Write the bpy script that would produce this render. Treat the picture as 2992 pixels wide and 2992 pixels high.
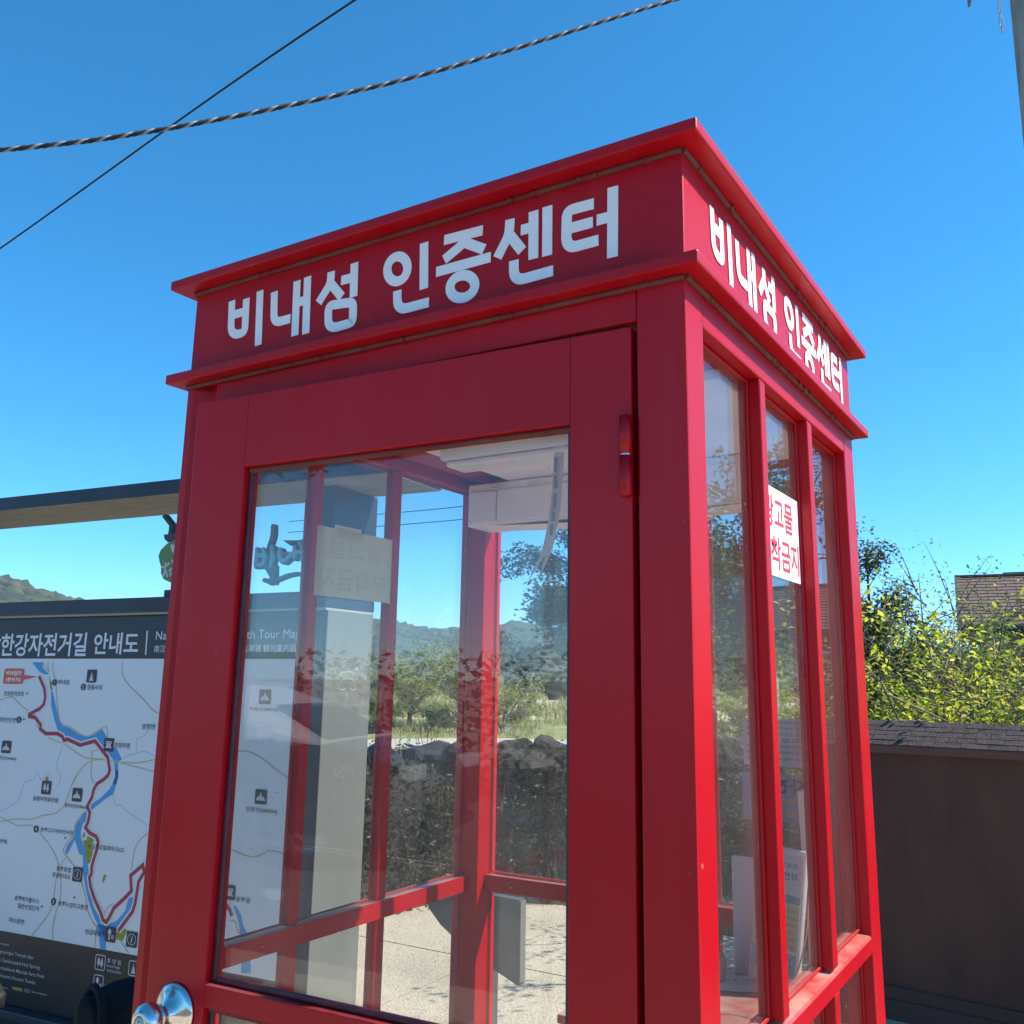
import bpy, bmesh, math, random
import numpy as np
from mathutils import Vector, Matrix, noise
from math import sin, cos, radians as rad, pi

random.seed(7); rng = np.random.default_rng(11)
sc = bpy.context.scene
for o in list(bpy.data.objects): bpy.data.objects.remove(o)
COL = sc.collection

# ------------------------------------------------------------------ camera
cd = bpy.data.cameras.new('camera'); cam = bpy.data.objects.new('camera', cd); COL.objects.link(cam); sc.camera = cam
cd.sensor_width = 36; cd.lens = 32.594; cd.shift_x = -.02682; cd.shift_y = -.02252
cd.clip_start = .02; cd.clip_end = 4000
yaw, pit, rol = rad(31.081), rad(11.606), rad(.6244)
fw = Vector((-sin(yaw)*cos(pit), cos(yaw)*cos(pit), sin(pit)))
r0 = Vector((cos(yaw), sin(yaw), 0)); u0 = r0.cross(fw)
rr = cos(rol)*r0 + sin(rol)*u0; uu = -sin(rol)*r0 + cos(rol)*u0
M = Matrix((rr, uu, -fw)).transposed().to_4x4(); M.translation = Vector((.43543, -1.09417, 1.55)); cam.matrix_world = M

# ------------------------------------------------------------------ sky and sun
SUN_EL, SUN_ROT = 46.0, 59.8
w = bpy.data.worlds.new('World'); sc.world = w; w.use_nodes = True
nt = w.node_tree; bg = nt.nodes['Background']
sky = nt.nodes.new('ShaderNodeTexSky'); sky.sky_type = 'NISHITA'; sky.sun_disc = False
sky.sun_elevation = rad(SUN_EL); sky.sun_rotation = rad(SUN_ROT); sky.altitude = 900; sky.air_density = .78; sky.dust_density = 0; sky.ozone_density = 9
hs = nt.nodes.new('ShaderNodeHueSaturation'); hs.inputs['Saturation'].default_value = 1.18; hs.inputs['Hue'].default_value = .484
nt.links.new(sky.outputs[0], hs.inputs['Color']); nt.links.new(hs.outputs[0], bg.inputs[0]); bg.inputs[1].default_value = .15
sd = bpy.data.lights.new('sun', 'SUN'); sun = bpy.data.objects.new('sun', sd); COL.objects.link(sun)
sd.energy = 5.0; sd.angle = rad(.53); sd.color = (1, .93, .82)
sdir = Vector((sin(rad(SUN_ROT))*cos(rad(SUN_EL)), cos(rad(SUN_ROT))*cos(rad(SUN_EL)), sin(rad(SUN_EL))))
sun.rotation_euler = sdir.to_track_quat('Z', 'Y').to_euler()
sc.view_settings.view_transform = 'Standard'; sc.view_settings.look = 'None'; sc.view_settings.gamma = 1; sc.view_settings.exposure = .90
sc.view_settings.use_curve_mapping = False
sc.render.engine = 'CYCLES'; sc.cycles.transparent_max_bounces = 24; sc.cycles.max_bounces = 10; sc.cycles.use_denoising = True

# ------------------------------------------------------------------ materials
def mat(name, col=(.5,.5,.5), rough=.5, metal=0, spec=.5, var=0, vs=8, bump=0, bs=40, coat=0, col2=None, rvar=0, stretch=(1,1,1), detail=6):
    m = bpy.data.materials.new(name); m.use_nodes = True; N = m.node_tree.nodes; L = m.node_tree.links
    p = N['Principled BSDF']; p.inputs['Base Color'].default_value = (*col, 1); p.inputs['Roughness'].default_value = rough
    p.inputs['Metallic'].default_value = metal; p.inputs['Specular IOR Level'].default_value = spec
    if coat: p.inputs['Coat Weight'].default_value = coat; p.inputs['Coat Roughness'].default_value = .12
    tc = N.new('ShaderNodeTexCoord'); mp = N.new('ShaderNodeMapping'); mp.inputs['Scale'].default_value = stretch; L.new(tc.outputs['Object'], mp.inputs[0])
    if var or col2:
        n = N.new('ShaderNodeTexNoise'); n.inputs['Scale'].default_value = vs; n.inputs['Detail'].default_value = detail; L.new(mp.outputs[0], n.inputs[0])
        rp = N.new('ShaderNodeValToRGB'); e = rp.color_ramp.elements; e[0].position = .32; e[1].position = .68
        c2 = col2 or tuple(min(1, c*(1+var)) for c in col); c1 = col if col2 else tuple(c*(1-var) for c in col)
        e[0].color = (*c1, 1); e[1].color = (*c2, 1); L.new(n.outputs[0], rp.inputs[0]); L.new(rp.outputs[0], p.inputs['Base Color'])
        m['ramp'] = rp.name
    if rvar:
        n = N.new('ShaderNodeTexNoise'); n.inputs['Scale'].default_value = vs*1.7; n.inputs['Detail'].default_value = 5; L.new(mp.outputs[0], n.inputs[0])
        mr = N.new('ShaderNodeMapRange'); mr.inputs[1].default_value = .3; mr.inputs[2].default_value = .7
        mr.inputs[3].default_value = max(.02, rough-rvar); mr.inputs[4].default_value = rough+rvar; L.new(n.outputs[0], mr.inputs[0]); L.new(mr.outputs[0], p.inputs['Roughness'])
    if bump:
        n = N.new('ShaderNodeTexNoise'); n.inputs['Scale'].default_value = bs; n.inputs['Detail'].default_value = 5; L.new(mp.outputs[0], n.inputs[0])
        b = N.new('ShaderNodeBump'); b.inputs['Strength'].default_value = bump; b.inputs['Distance'].default_value = .01; L.new(n.outputs[0], b.inputs['Height']); L.new(b.outputs[0], p.inputs['Normal'])
    return m

def red_paint(name, dirt=.35, chalk=.3):
    """glossy red sheet-metal paint, slightly chalked, with dust lying on upward faces"""
    m = bpy.data.materials.new(name); m.use_nodes = True; N = m.node_tree.nodes; L = m.node_tree.links; p = N['Principled BSDF']
    tc = N.new('ShaderNodeTexCoord')
    n1 = N.new('ShaderNodeTexNoise'); n1.inputs['Scale'].default_value = 2.2; n1.inputs['Detail'].default_value = 6; L.new(tc.outputs['Object'], n1.inputs[0])
    r1 = N.new('ShaderNodeValToRGB'); e = r1.color_ramp.elements; e[0].position = .3; e[1].position = .75; e[0].color = (.385, .001, .007, 1); e[1].color = (.45, .002, .010, 1)
    L.new(n1.outputs[0], r1.inputs[0])
    # dust on upward faces
    g = N.new('ShaderNodeNewGeometry'); sx = N.new('ShaderNodeSeparateXYZ'); L.new(g.outputs['True Normal'], sx.inputs[0])
    n2 = N.new('ShaderNodeTexNoise'); n2.inputs['Scale'].default_value = 9; n2.inputs['Detail'].default_value = 9; n2.inputs['Roughness'].default_value = .7; L.new(tc.outputs['Object'], n2.inputs[0])
    up = N.new('ShaderNodeMapRange'); up.inputs[1].default_value = .35; up.inputs[2].default_value = .95; L.new(sx.outputs[2], up.inputs[0])
    r2 = N.new('ShaderNodeMapRange'); r2.inputs[1].default_value = .3; r2.inputs[2].default_value = .62; L.new(n2.outputs[0], r2.inputs[0])
    mu = N.new('ShaderNodeMath'); mu.operation = 'MULTIPLY'; L.new(up.outputs[0], mu.inputs[0]); L.new(r2.outputs[0], mu.inputs[1])
    m2 = N.new('ShaderNodeMath'); m2.operation = 'MULTIPLY'; m2.inputs[1].default_value = dirt*2.2; m2.use_clamp = True; L.new(mu.outputs[0], m2.inputs[0])
    # small pale scratches and specks
    v = N.new('ShaderNodeTexNoise'); v.inputs['Scale'].default_value = 38; v.inputs['Detail'].default_value = 3; L.new(tc.outputs['Object'], v.inputs[0])
    r3 = N.new('ShaderNodeMapRange'); r3.inputs[1].default_value = .735; r3.inputs[2].default_value = .76; r3.inputs[4].default_value = chalk; L.new(v.outputs[0], r3.inputs[0])
    ad = N.new('ShaderNodeMath'); ad.operation = 'MAXIMUM'; L.new(m2.outputs[0], ad.inputs[0]); L.new(r3.outputs[0], ad.inputs[1])
    mx = N.new('ShaderNodeMix'); mx.data_type = 'RGBA'; L.new(ad.outputs[0], mx.inputs[0]); L.new(r1.outputs[0], mx.inputs[6]); mx.inputs[7].default_value = (.42, .30, .24, 1)
    # faint vertical dust runs and faded patches
    mp = N.new('ShaderNodeMapping'); mp.inputs['Scale'].default_value = (26,26,1.1); L.new(tc.outputs['Object'], mp.inputs[0])
    n5 = N.new('ShaderNodeTexNoise'); n5.inputs['Scale'].default_value = 1; n5.inputs['Detail'].default_value = 4; L.new(mp.outputs[0], n5.inputs[0])
    r5 = N.new('ShaderNodeMapRange'); r5.inputs[1].default_value = .55; r5.inputs[2].default_value = .8; r5.inputs[4].default_value = .10*chalk/.3; L.new(n5.outputs[0], r5.inputs[0])
    n6 = N.new('ShaderNodeTexNoise'); n6.inputs['Scale'].default_value = 4.5; n6.inputs['Detail'].default_value = 8; L.new(tc.outputs['Object'], n6.inputs[0])
    m6 = N.new('ShaderNodeMath'); m6.operation = 'MULTIPLY'; L.new(r5.outputs[0], m6.inputs[0]); L.new(n6.outputs[0], m6.inputs[1])
    mx2 = N.new('ShaderNodeMix'); mx2.data_type = 'RGBA'; L.new(m6.outputs[0], mx2.inputs[0]); L.new(mx.outputs[2], mx2.inputs[6]); mx2.inputs[7].default_value = (.38,.22,.20,1)
    L.new(mx2.outputs[2], p.inputs['Base Color'])
    n3 = N.new('ShaderNodeTexNoise'); n3.inputs['Scale'].default_value = 5; n3.inputs['Detail'].default_value = 7; L.new(tc.outputs['Object'], n3.inputs[0])
    r4 = N.new('ShaderNodeMapRange'); r4.inputs[1].default_value = .3; r4.inputs[2].default_value = .7; r4.inputs[3].default_value = .30; r4.inputs[4].default_value = .42; L.new(n3.outputs[0], r4.inputs[0])
    L.new(r4.outputs[0], p.inputs['Roughness']); p.inputs['Specular IOR Level'].default_value = .32
    n4 = N.new('ShaderNodeTexNoise'); n4.inputs['Scale'].default_value = 3.5; n4.inputs['Detail'].default_value = 2; L.new(tc.outputs['Object'], n4.inputs[0])
    b = N.new('ShaderNodeBump'); b.inputs['Strength'].default_value = .06; b.inputs['Distance'].default_value = .02; L.new(n4.outputs[0], b.inputs['Height']); L.new(b.outputs[0], p.inputs['Normal'])
    return m

def glass(name, dust=.06, tint=(.985,.99,.985)):
    """clear sheet glass: see-through with a mirror share that grows at grazing angles, plus a film of dust"""
    m = bpy.data.materials.new(name); m.use_nodes = True; N = m.node_tree.nodes; L = m.node_tree.links
    out = N['Material Output']; N.remove(N['Principled BSDF'])
    g = N.new('ShaderNodeNewGeometry'); dt = N.new('ShaderNodeVectorMath'); dt.operation = 'DOT_PRODUCT'; L.new(g.outputs['Incoming'], dt.inputs[0]); L.new(g.outputs['Normal'], dt.inputs[1])
    ab = N.new('ShaderNodeMath'); ab.operation = 'ABSOLUTE'; L.new(dt.outputs['Value'], ab.inputs[0])
    om = N.new('ShaderNodeMath'); om.operation = 'SUBTRACT'; om.inputs[0].default_value = 1; om.use_clamp = True; L.new(ab.outputs[0], om.inputs[1])
    pw = N.new('ShaderNodeMath'); pw.operation = 'POWER'; pw.inputs[1].default_value = 5; L.new(om.outputs[0], pw.inputs[0])
    ma = N.new('ShaderNodeMath'); ma.operation = 'MULTIPLY_ADD'; ma.inputs[1].default_value = .95; ma.inputs[2].default_value = .045; L.new(pw.outputs[0], ma.inputs[0])
    t = N.new('ShaderNodeBsdfTransparent'); t.inputs[0].default_value = (*tint, 1); gl = N.new('ShaderNodeBsdfGlossy'); gl.inputs['Roughness'].default_value = 0.0
    mx = N.new('ShaderNodeMixShader'); L.new(ma.outputs[0], mx.inputs[0]); L.new(t.outputs[0], mx.inputs[1]); L.new(gl.outputs[0], mx.inputs[2])
    tc = N.new('ShaderNodeTexCoord'); n = N.new('ShaderNodeTexNoise'); n.inputs['Scale'].default_value = 6; n.inputs['Detail'].default_value = 9; n.inputs['Roughness'].default_value = .72
    mp = N.new('ShaderNodeMapping'); mp.inputs['Scale'].default_value = (1,1,.35); L.new(tc.outputs['Object'], mp.inputs[0]); L.new(mp.outputs[0], n.inputs[0])
    mr = N.new('ShaderNodeMapRange'); mr.inputs[1].default_value = .35; mr.inputs[2].default_value = .8; mr.inputs[3].default_value = dust*.35; mr.inputs[4].default_value = dust*2.2; L.new(n.outputs[0], mr.inputs[0])
    n2 = N.new('ShaderNodeTexNoise'); n2.inputs['Scale'].default_value = 130; n2.inputs['Detail'].default_value = 2; L.new(tc.outputs['Object'], n2.inputs[0])
    m3 = N.new('ShaderNodeMapRange'); m3.inputs[1].default_value = .72; m3.inputs[2].default_value = .78; m3.inputs[4].default_value = .35; L.new(n2.outputs[0], m3.inputs[0])
    mxx = N.new('ShaderNodeMath'); mxx.operation = 'MAXIMUM'; L.new(mr.outputs[0], mxx.inputs[0]); L.new(m3.outputs[0], mxx.inputs[1])
    df = N.new('ShaderNodeBsdfDiffuse'); df.inputs[0].default_value = (.62,.6,.56,1); tr = N.new('ShaderNodeBsdfTranslucent'); tr.inputs[0].default_value = (.62,.6,.56,1)
    m4 = N.new('ShaderNodeMixShader'); m4.inputs[0].default_value = .4; L.new(df.outputs[0], m4.inputs[1]); L.new(tr.outputs[0], m4.inputs[2])
    m5 = N.new('ShaderNodeMixShader'); L.new(mxx.outputs[0], m5.inputs[0]); L.new(mx.outputs[0], m5.inputs[1]); L.new(m4.outputs[0], m5.inputs[2])
    L.new(m5.outputs[0], out.inputs['Surface']); return m

def paper_mat(name, col, trans=.45):
    m = bpy.data.materials.new(name); m.use_nodes = True; N = m.node_tree.nodes; L = m.node_tree.links; p = N['Principled BSDF']
    p.inputs['Base Color'].default_value = (*col, 1); p.inputs['Roughness'].default_value = .75; t = N.new('ShaderNodeBsdfTranslucent'); t.inputs[0].default_value = (*col, 1)
    x = N.new('ShaderNodeMixShader'); x.inputs[0].default_value = trans; L.new(p.outputs[0], x.inputs[1]); L.new(t.outputs[0], x.inputs[2]); L.new(x.outputs[0], N['Material Output'].inputs[0]); return m

def leaf_mat(name, c1, c2, c3, trans=.4, rough=.5):
    """leaf with its own shade per leaf (random colour attribute), lit through"""
    m = bpy.data.materials.new(name); m.use_nodes = True; N = m.node_tree.nodes; L = m.node_tree.links
    out = N['Material Output']; p = N['Principled BSDF']; p.inputs['Roughness'].default_value = rough; p.inputs['Specular IOR Level'].default_value = .35
    a = N.new('ShaderNodeAttribute'); a.attribute_name = 'shade'; r = N.new('ShaderNodeValToRGB'); e = r.color_ramp.elements
    e[0].color = (*c1,1); e[1].color = (*c3,1); k = e.new(.5); k.color = (*c2,1); L.new(a.outputs['Fac'], r.inputs[0]); L.new(r.outputs[0], p.inputs['Base Color'])
    t = N.new('ShaderNodeBsdfTranslucent'); hs = N.new('ShaderNodeHueSaturation'); hs.inputs['Hue'].default_value = .485; hs.inputs['Value'].default_value = 1.5; L.new(r.outputs[0], hs.inputs['Color']); L.new(hs.outputs[0], t.inputs[0])
    mx = N.new('ShaderNodeMixShader'); mx.inputs[0].default_value = trans; L.new(p.outputs[0], mx.inputs[1]); L.new(t.outputs[0], mx.inputs[2]); L.new(mx.outputs[0], out.inputs['Surface']); return m

# ------------------------------------------------------------------ objects
def tag(o, label=None, cat=None, group=None, kind=None):
    for k, v in (('label',label),('category',cat),('group',group),('kind',kind)):
        if v: o[k] = v
    return o
def thing(name, label, cat, loc=(0,0,0), group=None):
    o = bpy.data.objects.new(name, None); o.empty_display_size = .1; COL.objects.link(o); o.location = loc
    return tag(o, label, cat, group)
def link(name, me, m, parent=None):
    o = bpy.data.objects.new(name, me); COL.objects.link(o)
    if m is not None and len(me.materials) == 0: me.materials.append(m)
    if parent is not None:
        o.parent = parent
        pw = parent.matrix_basis.copy()
        if parent.parent is not None: pw = parent.parent.matrix_basis @ parent.matrix_parent_inverse @ pw
        o.matrix_parent_inverse = pw.inverted()
    return o

def rounded(pts, r, close=False):
    """polyline with its corners turned into short arcs"""
    P = [Vector((p[0],p[1])) for p in pts]; n = len(P); out = []
    if close: P = P[:-1]; n -= 1
    for i in range(n):
        if not close and i in (0, n-1): out.append(P[i]); continue
        a, b, c = P[i-1], P[i], P[(i+1)%n]; k1 = min(r, .45*(b-a).length); k2 = min(r, .45*(c-b).length)
        p0 = b+(a-b).normalized()*k1; p2 = b+(c-b).normalized()*k2
        for j in range(6): t = j/5; out.append(p0*(1-t)**2+b*2*t*(1-t)+p2*t*t)
    if close: out.append(out[0])
    return out

class MB:
    """collects shapes in world coordinates; build() links them as one mesh"""
    def __init__(s, f=None): s.v = []; s.f = []; s.sm = []; s.tf = f
    def add(s, vs, fs, smooth=False):
        b = len(s.v); s.v += [tuple(s.tf(*p)) if s.tf else tuple(p) for p in vs]; s.f += [tuple(b+i for i in f) for f in fs]; s.sm += [smooth]*len(fs); return s
    def box(s, x0, x1, y0, y1, z0, z1, bev=0.0):
        if bev <= 0:
            v = [(x,y,z) for x in (x0,x1) for y in (y0,y1) for z in (z0,z1)]
            return s.add(v, [(0,1,3,2),(4,6,7,5),(0,4,5,1),(2,3,7,6),(0,2,6,4),(1,5,7,3)])
        bm = bmesh.new(); bmesh.ops.create_cube(bm, size=1)
        for q in bm.verts: q.co = ((x0+x1)/2+q.co.x*(x1-x0), (y0+y1)/2+q.co.y*(y1-y0), (z0+z1)/2+q.co.z*(z1-z0))
        bev = min(bev, .45*min(x1-x0, y1-y0, z1-z0))
        bmesh.ops.bevel(bm, geom=bm.edges[:]+bm.verts[:], offset=bev, segments=2, affect='EDGES', profile=.5)
        bm.verts.index_update(); s.add([tuple(q.co) for q in bm.verts], [[q.index for q in f.verts] for f in bm.faces]); bm.free(); return s
    def tube(s, pts, r, n=8, cap=True, smooth=True):
        pts = [Vector(p) for p in pts]; R = r if isinstance(r, (list,tuple)) else [r]*len(pts); vs = []; fs = []; up = None
        for i, p in enumerate(pts):
            d = (pts[min(i+1,len(pts)-1)]-pts[max(i-1,0)]).normalized()
            if up is None: up = Vector((0,0,1)) if abs(d.z) < .9 else Vector((1,0,0))
            a = d.cross(up)
            if a.length < 1e-5: a = d.cross(Vector((1,.3,.2)))
            a.normalize(); b = a.cross(d); b.normalize(); up = b
            vs += [tuple(p+R[i]*(cos(2*pi*k/n)*a+sin(2*pi*k/n)*b)) for k in range(n)]
        for i in range(len(pts)-1):
            for k in range(n): fs.append((i*n+k, i*n+(k+1)%n, (i+1)*n+(k+1)%n, (i+1)*n+k))
        s.add(vs, fs, smooth)
        if cap: s.add(vs[:n], [tuple(range(n))[::-1]]); s.add(vs[-n:], [tuple(range(n))])
        return s
    def lathe(s, prof, org, axis, n=32):
        """prof: list of (along, radius) along axis from org"""
        ax = Vector(axis).normalized(); a = ax.orthogonal().normalized(); b = ax.cross(a); o = Vector(org); vs = []; fs = []
        for (h, r) in prof: vs += [tuple(o+ax*h+r*(cos(2*pi*k/n)*a+sin(2*pi*k/n)*b)) for k in range(n)]
        for i in range(len(prof)-1):
            for k in range(n): fs.append((i*n+k, i*n+(k+1)%n, (i+1)*n+(k+1)%n, (i+1)*n+k))
        return s.add(vs, fs, True)
    def prism(s, poly, h0, h1):
        """poly in (a,b); extruded along third coordinate: vertices (a, h, b)"""
        n = len(poly); bm = bmesh.new()
        vs = [bm.verts.new((p[0],0,p[1])) for p in poly]
        es = [bm.edges.new((vs[i], vs[(i+1)%n])) for i in range(n)]
        bmesh.ops.triangle_fill(bm, use_beauty=True, use_dissolve=False, edges=es); bm.verts.index_update()
        tri = [[q.index for q in f.verts] for f in bm.faces]; bm.free()
        V = [(p[0],h0,p[1]) for p in poly]+[(p[0],h1,p[1]) for p in poly]
        F = [tuple(t) for t in tri]+[tuple(i+n for i in reversed(t)) for t in tri]+[(i,(i+1)%n,(i+1)%n+n,i+n) for i in range(n)]
        return s.add(V, F)
    def dots(s, pts, wd, h0, h1):
        for p in (pts[0], pts[-1]): s.prism([(p[0]+wd/2*cos(2*pi*k/12), p[1]+wd/2*sin(2*pi*k/12)) for k in range(12)], h0, h1)
        return s
    def stroke(s, pts, wd, h0, h1, close=False, cap=0):
        """flat ribbon of width wd along (a,b) points, extruded h0..h1, mitred corners"""
        P = [Vector((p[0],p[1])) for p in pts]
        if close: P = P[:-1] if (P[0]-P[-1]).length < .006 else P
        n = len(P); Lr = []; Rr = []
        for i in range(n):
            a = P[i]-P[i-1] if (i > 0 or close) else P[1]-P[0]; b = P[(i+1)%n]-P[i] if (i < n-1 or close) else P[-1]-P[-2]
            a = a.normalized(); b = b.normalized(); na = Vector((-a.y,a.x)); nb = Vector((-b.y,b.x)); m = na+nb
            m = na if m.length < 1e-4 else m.normalized(); k = min(1.6, 1/max(.35, m.dot(na)))
            off = a*0
            if cap and not close: off = -b*cap if i == 0 else (a*cap if i == n-1 else off)
            Lr.append(P[i]+off+m*wd/2*k); Rr.append(P[i]+off-m*wd/2*k)
        V = []
        for h in (h0,h1): V += [(p.x,h,p.y) for p in Lr]+[(p.x,h,p.y) for p in Rr]
        F = []; q = n if close else n-1
        for i in range(q):
            j = (i+1)%n
            F += [(i,j,n+j,n+i),(2*n+i,3*n+i,3*n+j,2*n+j),(i,2*n+i,2*n+j,j),(n+i,n+j,3*n+j,3*n+i)]
        if not close: F += [(0,n,3*n,2*n),(n-1,3*n-1,4*n-1,2*n-1)]
        return s.add(V, F)
    def mesh(s, name):
        me = bpy.data.meshes.new(name); me.from_pydata(s.v, [], s.f); me.update()
        bm = bmesh.new(); bm.from_mesh(me); bmesh.ops.recalc_face_normals(bm, faces=bm.faces[:]); bm.to_mesh(me); bm.free()
        if any(s.sm): me.polygons.foreach_set('use_smooth', s.sm)
        return me
    def build(s, name, m, parent=None): return link(name, s.mesh(name), m, parent)

def text_geo(st, w=None, h=None, bold=0.0):
    """2-D outline mesh of a line of lettering, fitted to w x h, centred; returns verts (a,b), faces"""
    c = bpy.data.curves.new('lettering', 'FONT'); c.body = st; c.offset = bold; c.resolution_u = 2; c.fill_mode = 'FRONT'
    o = bpy.data.objects.new('lettering', c); COL.objects.link(o); bpy.context.view_layer.update()
    dg = bpy.context.evaluated_depsgraph_get(); me = o.evaluated_get(dg).to_mesh()
    v = np.array([q.co[:2] for q in me.vertices]); f = [tuple(p.vertices) for p in me.polygons]
    o.evaluated_get(dg).to_mesh_clear(); bpy.data.objects.remove(o); bpy.data.curves.remove(c)
    if len(v) == 0: return [], []
    lo, hi = v.min(0), v.max(0); s = hi-lo; sx = (w/s[0]) if w else (h/s[1]); sy = (h/s[1]) if h else sx
    v = (v-(lo+hi)/2)*[sx,sy]; return v.tolist(), f
def put_text(mb, st, u, z, w, h, t, bold=0.0, mirror=False):
    v, f = text_geo(st, w, h, bold); k = -1 if mirror else 1
    mb.add([(u+k*p[0], t, z+p[1]) for p in v], f)

def npmesh(name, V, F, shade=None):
    """fast mesh of equal-size faces from arrays"""
    me = bpy.data.meshes.new(name); V = np.asarray(V, np.float32); F = np.asarray(F, np.int32); k = F.shape[1]
    me.vertices.add(len(V)); me.vertices.foreach_set('co', V.ravel()); me.loops.add(F.size); me.loops.foreach_set('vertex_index', F.ravel())
    me.polygons.add(len(F)); me.polygons.foreach_set('loop_start', np.arange(0, F.size, k, dtype=np.int32)); me.update(calc_edges=True); me.validate()
    if shade is not None:
        at = me.attributes.new('shade', 'FLOAT', 'POINT'); at.data.foreach_set('value', np.asarray(shade, np.float32))
    return me
def leaves(P, size, rg, up=.35, aspect=.5, droop=0, shade=None):
    """pointed leaf (two folded quads) at every point of P; random facing"""
    n = len(P); d = rg.normal(size=(n,3)); d[:,2] = d[:,2]*.5-droop; d /= np.linalg.norm(d,axis=1)[:,None]
    nn = rg.normal(size=(n,3)); nn[:,2] += up*3; s = np.cross(d, nn); s /= np.linalg.norm(s,axis=1)[:,None]+1e-9; u = np.cross(s, d)
    L = (size*rg.uniform(.6,1.3,n))[:,None]; W = L*aspect*.5
    b = P; m1 = P+d*L*.45+s*W+u*W*.35; m2 = P+d*L*.45-s*W+u*W*.35; mid = P+d*L*.5; t = P+d*L
    V = np.stack([b,m1,mid,m2,t],1).reshape(-1,3); i = np.arange(n)[:,None]*5
    F = np.concatenate([np.concatenate([i,i+1,i+4,i+2],1), np.concatenate([i,i+2,i+4,i+3],1)],0)
    sh = rg.uniform(0,1,n) if shade is None else shade
    return V, F, np.repeat(sh,5)
# positions on the signs, in metres in each sign's own plane
RED_ROUTE = [[[-1.4734,1.5408],[-1.4283,1.4859],[-1.4159,1.4495],[-1.4194,1.4169],[-1.4432,1.3962],[-1.5093,1.3702],[-1.5075,1.3601],[-1.467,1.3571],[-1.4249,1.326],[-1.4248,1.3079],[-1.3853,1.2892],[-1.311,1.2917],[-1.2768,1.281],[-1.2622,1.2638],[-1.2428,1.2704],[-1.1581,1.2481],[-1.0703,1.2688],[-1.0197,1.2305],[-0.9825,1.2035],[-0.9709,1.17],[-0.9641,1.1529],[-0.9711,1.1317],[-0.9938,1.1132],[-1.0318,1.0938],[-1.0486,1.0685],[-1.054,1.0369],[-1.0766,0.9991],[-1.0573,0.9745],[-1.0617,0.9363],[-1.0736,0.9132],[-1.0476,0.8946],[-1.0051,0.8824],[-0.9895,0.8633],[-0.9925,0.8327],[-1.0064,0.7911],[-1.0123,0.7637],[-1.0103,0.7337],[-1.0207,0.7194],[-1.0077,0.6839],[-0.9785,0.6404],[-0.9307,0.5864],[-0.9177,0.565],[-0.8972,0.5591],[-0.8849,0.5751],[-0.8616,0.6165],[-0.8051,0.6613],[-0.7731,0.6904],[-0.7858,0.7478],[-0.7228,0.7942],[-0.7121,0.7675],[-0.7379,0.7295],[-0.7459,0.6479],[-0.7556,0.6148],[-0.8255,0.5333]],[[-0.2684,0.6897],[-0.2495,0.6721],[-0.2374,0.6539]]]
RIVER = [[[-1.5322,1.6027],[-1.4608,1.6029],[-1.4561,1.576],[-1.4087,1.5495],[-1.4389,1.5473],[-1.4783,1.5614]],[[-1.3844,1.4784],[-1.371,1.4705],[-1.3478,1.4224],[-1.317,1.363],[-1.2816,1.3282],[-1.2388,1.3177],[-1.1766,1.2922],[-1.1234,1.2824],[-1.0853,1.2934],[-1.0358,1.3201],[-1.0129,1.2977],[-0.9786,1.2531],[-0.9387,1.2432],[-0.8998,1.1996],[-0.92,1.1893],[-0.948,1.1937],[-1.0106,1.2442],[-1.0715,1.2765],[-1.1603,1.2616],[-1.2554,1.2758],[-1.3101,1.3036],[-1.3381,1.3465],[-1.3735,1.4138]],[[-0.9447,1.19],[-0.9228,1.1892],[-0.9108,1.1354],[-0.9179,1.0977],[-0.9422,1.0964],[-0.9313,1.1343]],[[-0.9364,1.1542],[-0.9165,1.1552],[-0.9121,1.1244],[-0.9301,1.0581],[-0.9769,1.033],[-1.0465,0.9873],[-1.063,0.9948],[-1.0549,1.0092],[-1.0076,1.0345],[-0.9576,1.0737],[-0.9325,1.1095],[-0.9285,1.1339]],[[-1.0862,0.9778],[-1.0701,0.9736],[-1.075,0.9389],[-1.0941,0.9289],[-1.1018,0.8957],[-1.0955,0.8721],[-1.0786,0.8461],[-1.0612,0.8169],[-1.0419,0.7746],[-1.0287,0.7388],[-1.0346,0.7114],[-1.0126,0.6668],[-0.978,0.6043],[-0.9162,0.5554],[-0.8955,0.548],[-0.8404,0.5702],[-0.7984,0.6135],[-0.7861,0.6632],[-0.756,0.6695],[-0.7502,0.6443],[-0.7688,0.607],[-0.8273,0.546],[-0.8903,0.5124],[-0.9288,0.5079],[-0.9323,0.5309],[-0.9731,0.572],[-1.011,0.6239],[-1.0395,0.6775],[-1.0613,0.7358],[-1.0743,0.8022],[-1.0951,0.8039],[-1.1323,0.859],[-1.1668,0.7979],[-1.1839,0.8068],[-1.1728,0.8352],[-1.1416,0.8686],[-1.1344,0.9209]],[[-0.9511,0.5439],[-0.8926,0.5445],[-0.8931,0.5178],[-0.8859,0.4533],[-0.9194,0.4533],[-0.9307,0.4987],[-0.9529,0.5258]],[[-0.2345,0.6923],[-0.2207,0.6898],[-0.1944,0.6634],[-0.1807,0.6263],[-0.1619,0.6044],[-0.1315,0.4939],[-0.1289,0.466],[-0.1746,0.46],[-0.1819,0.535],[-0.2011,0.6288]]]
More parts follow.
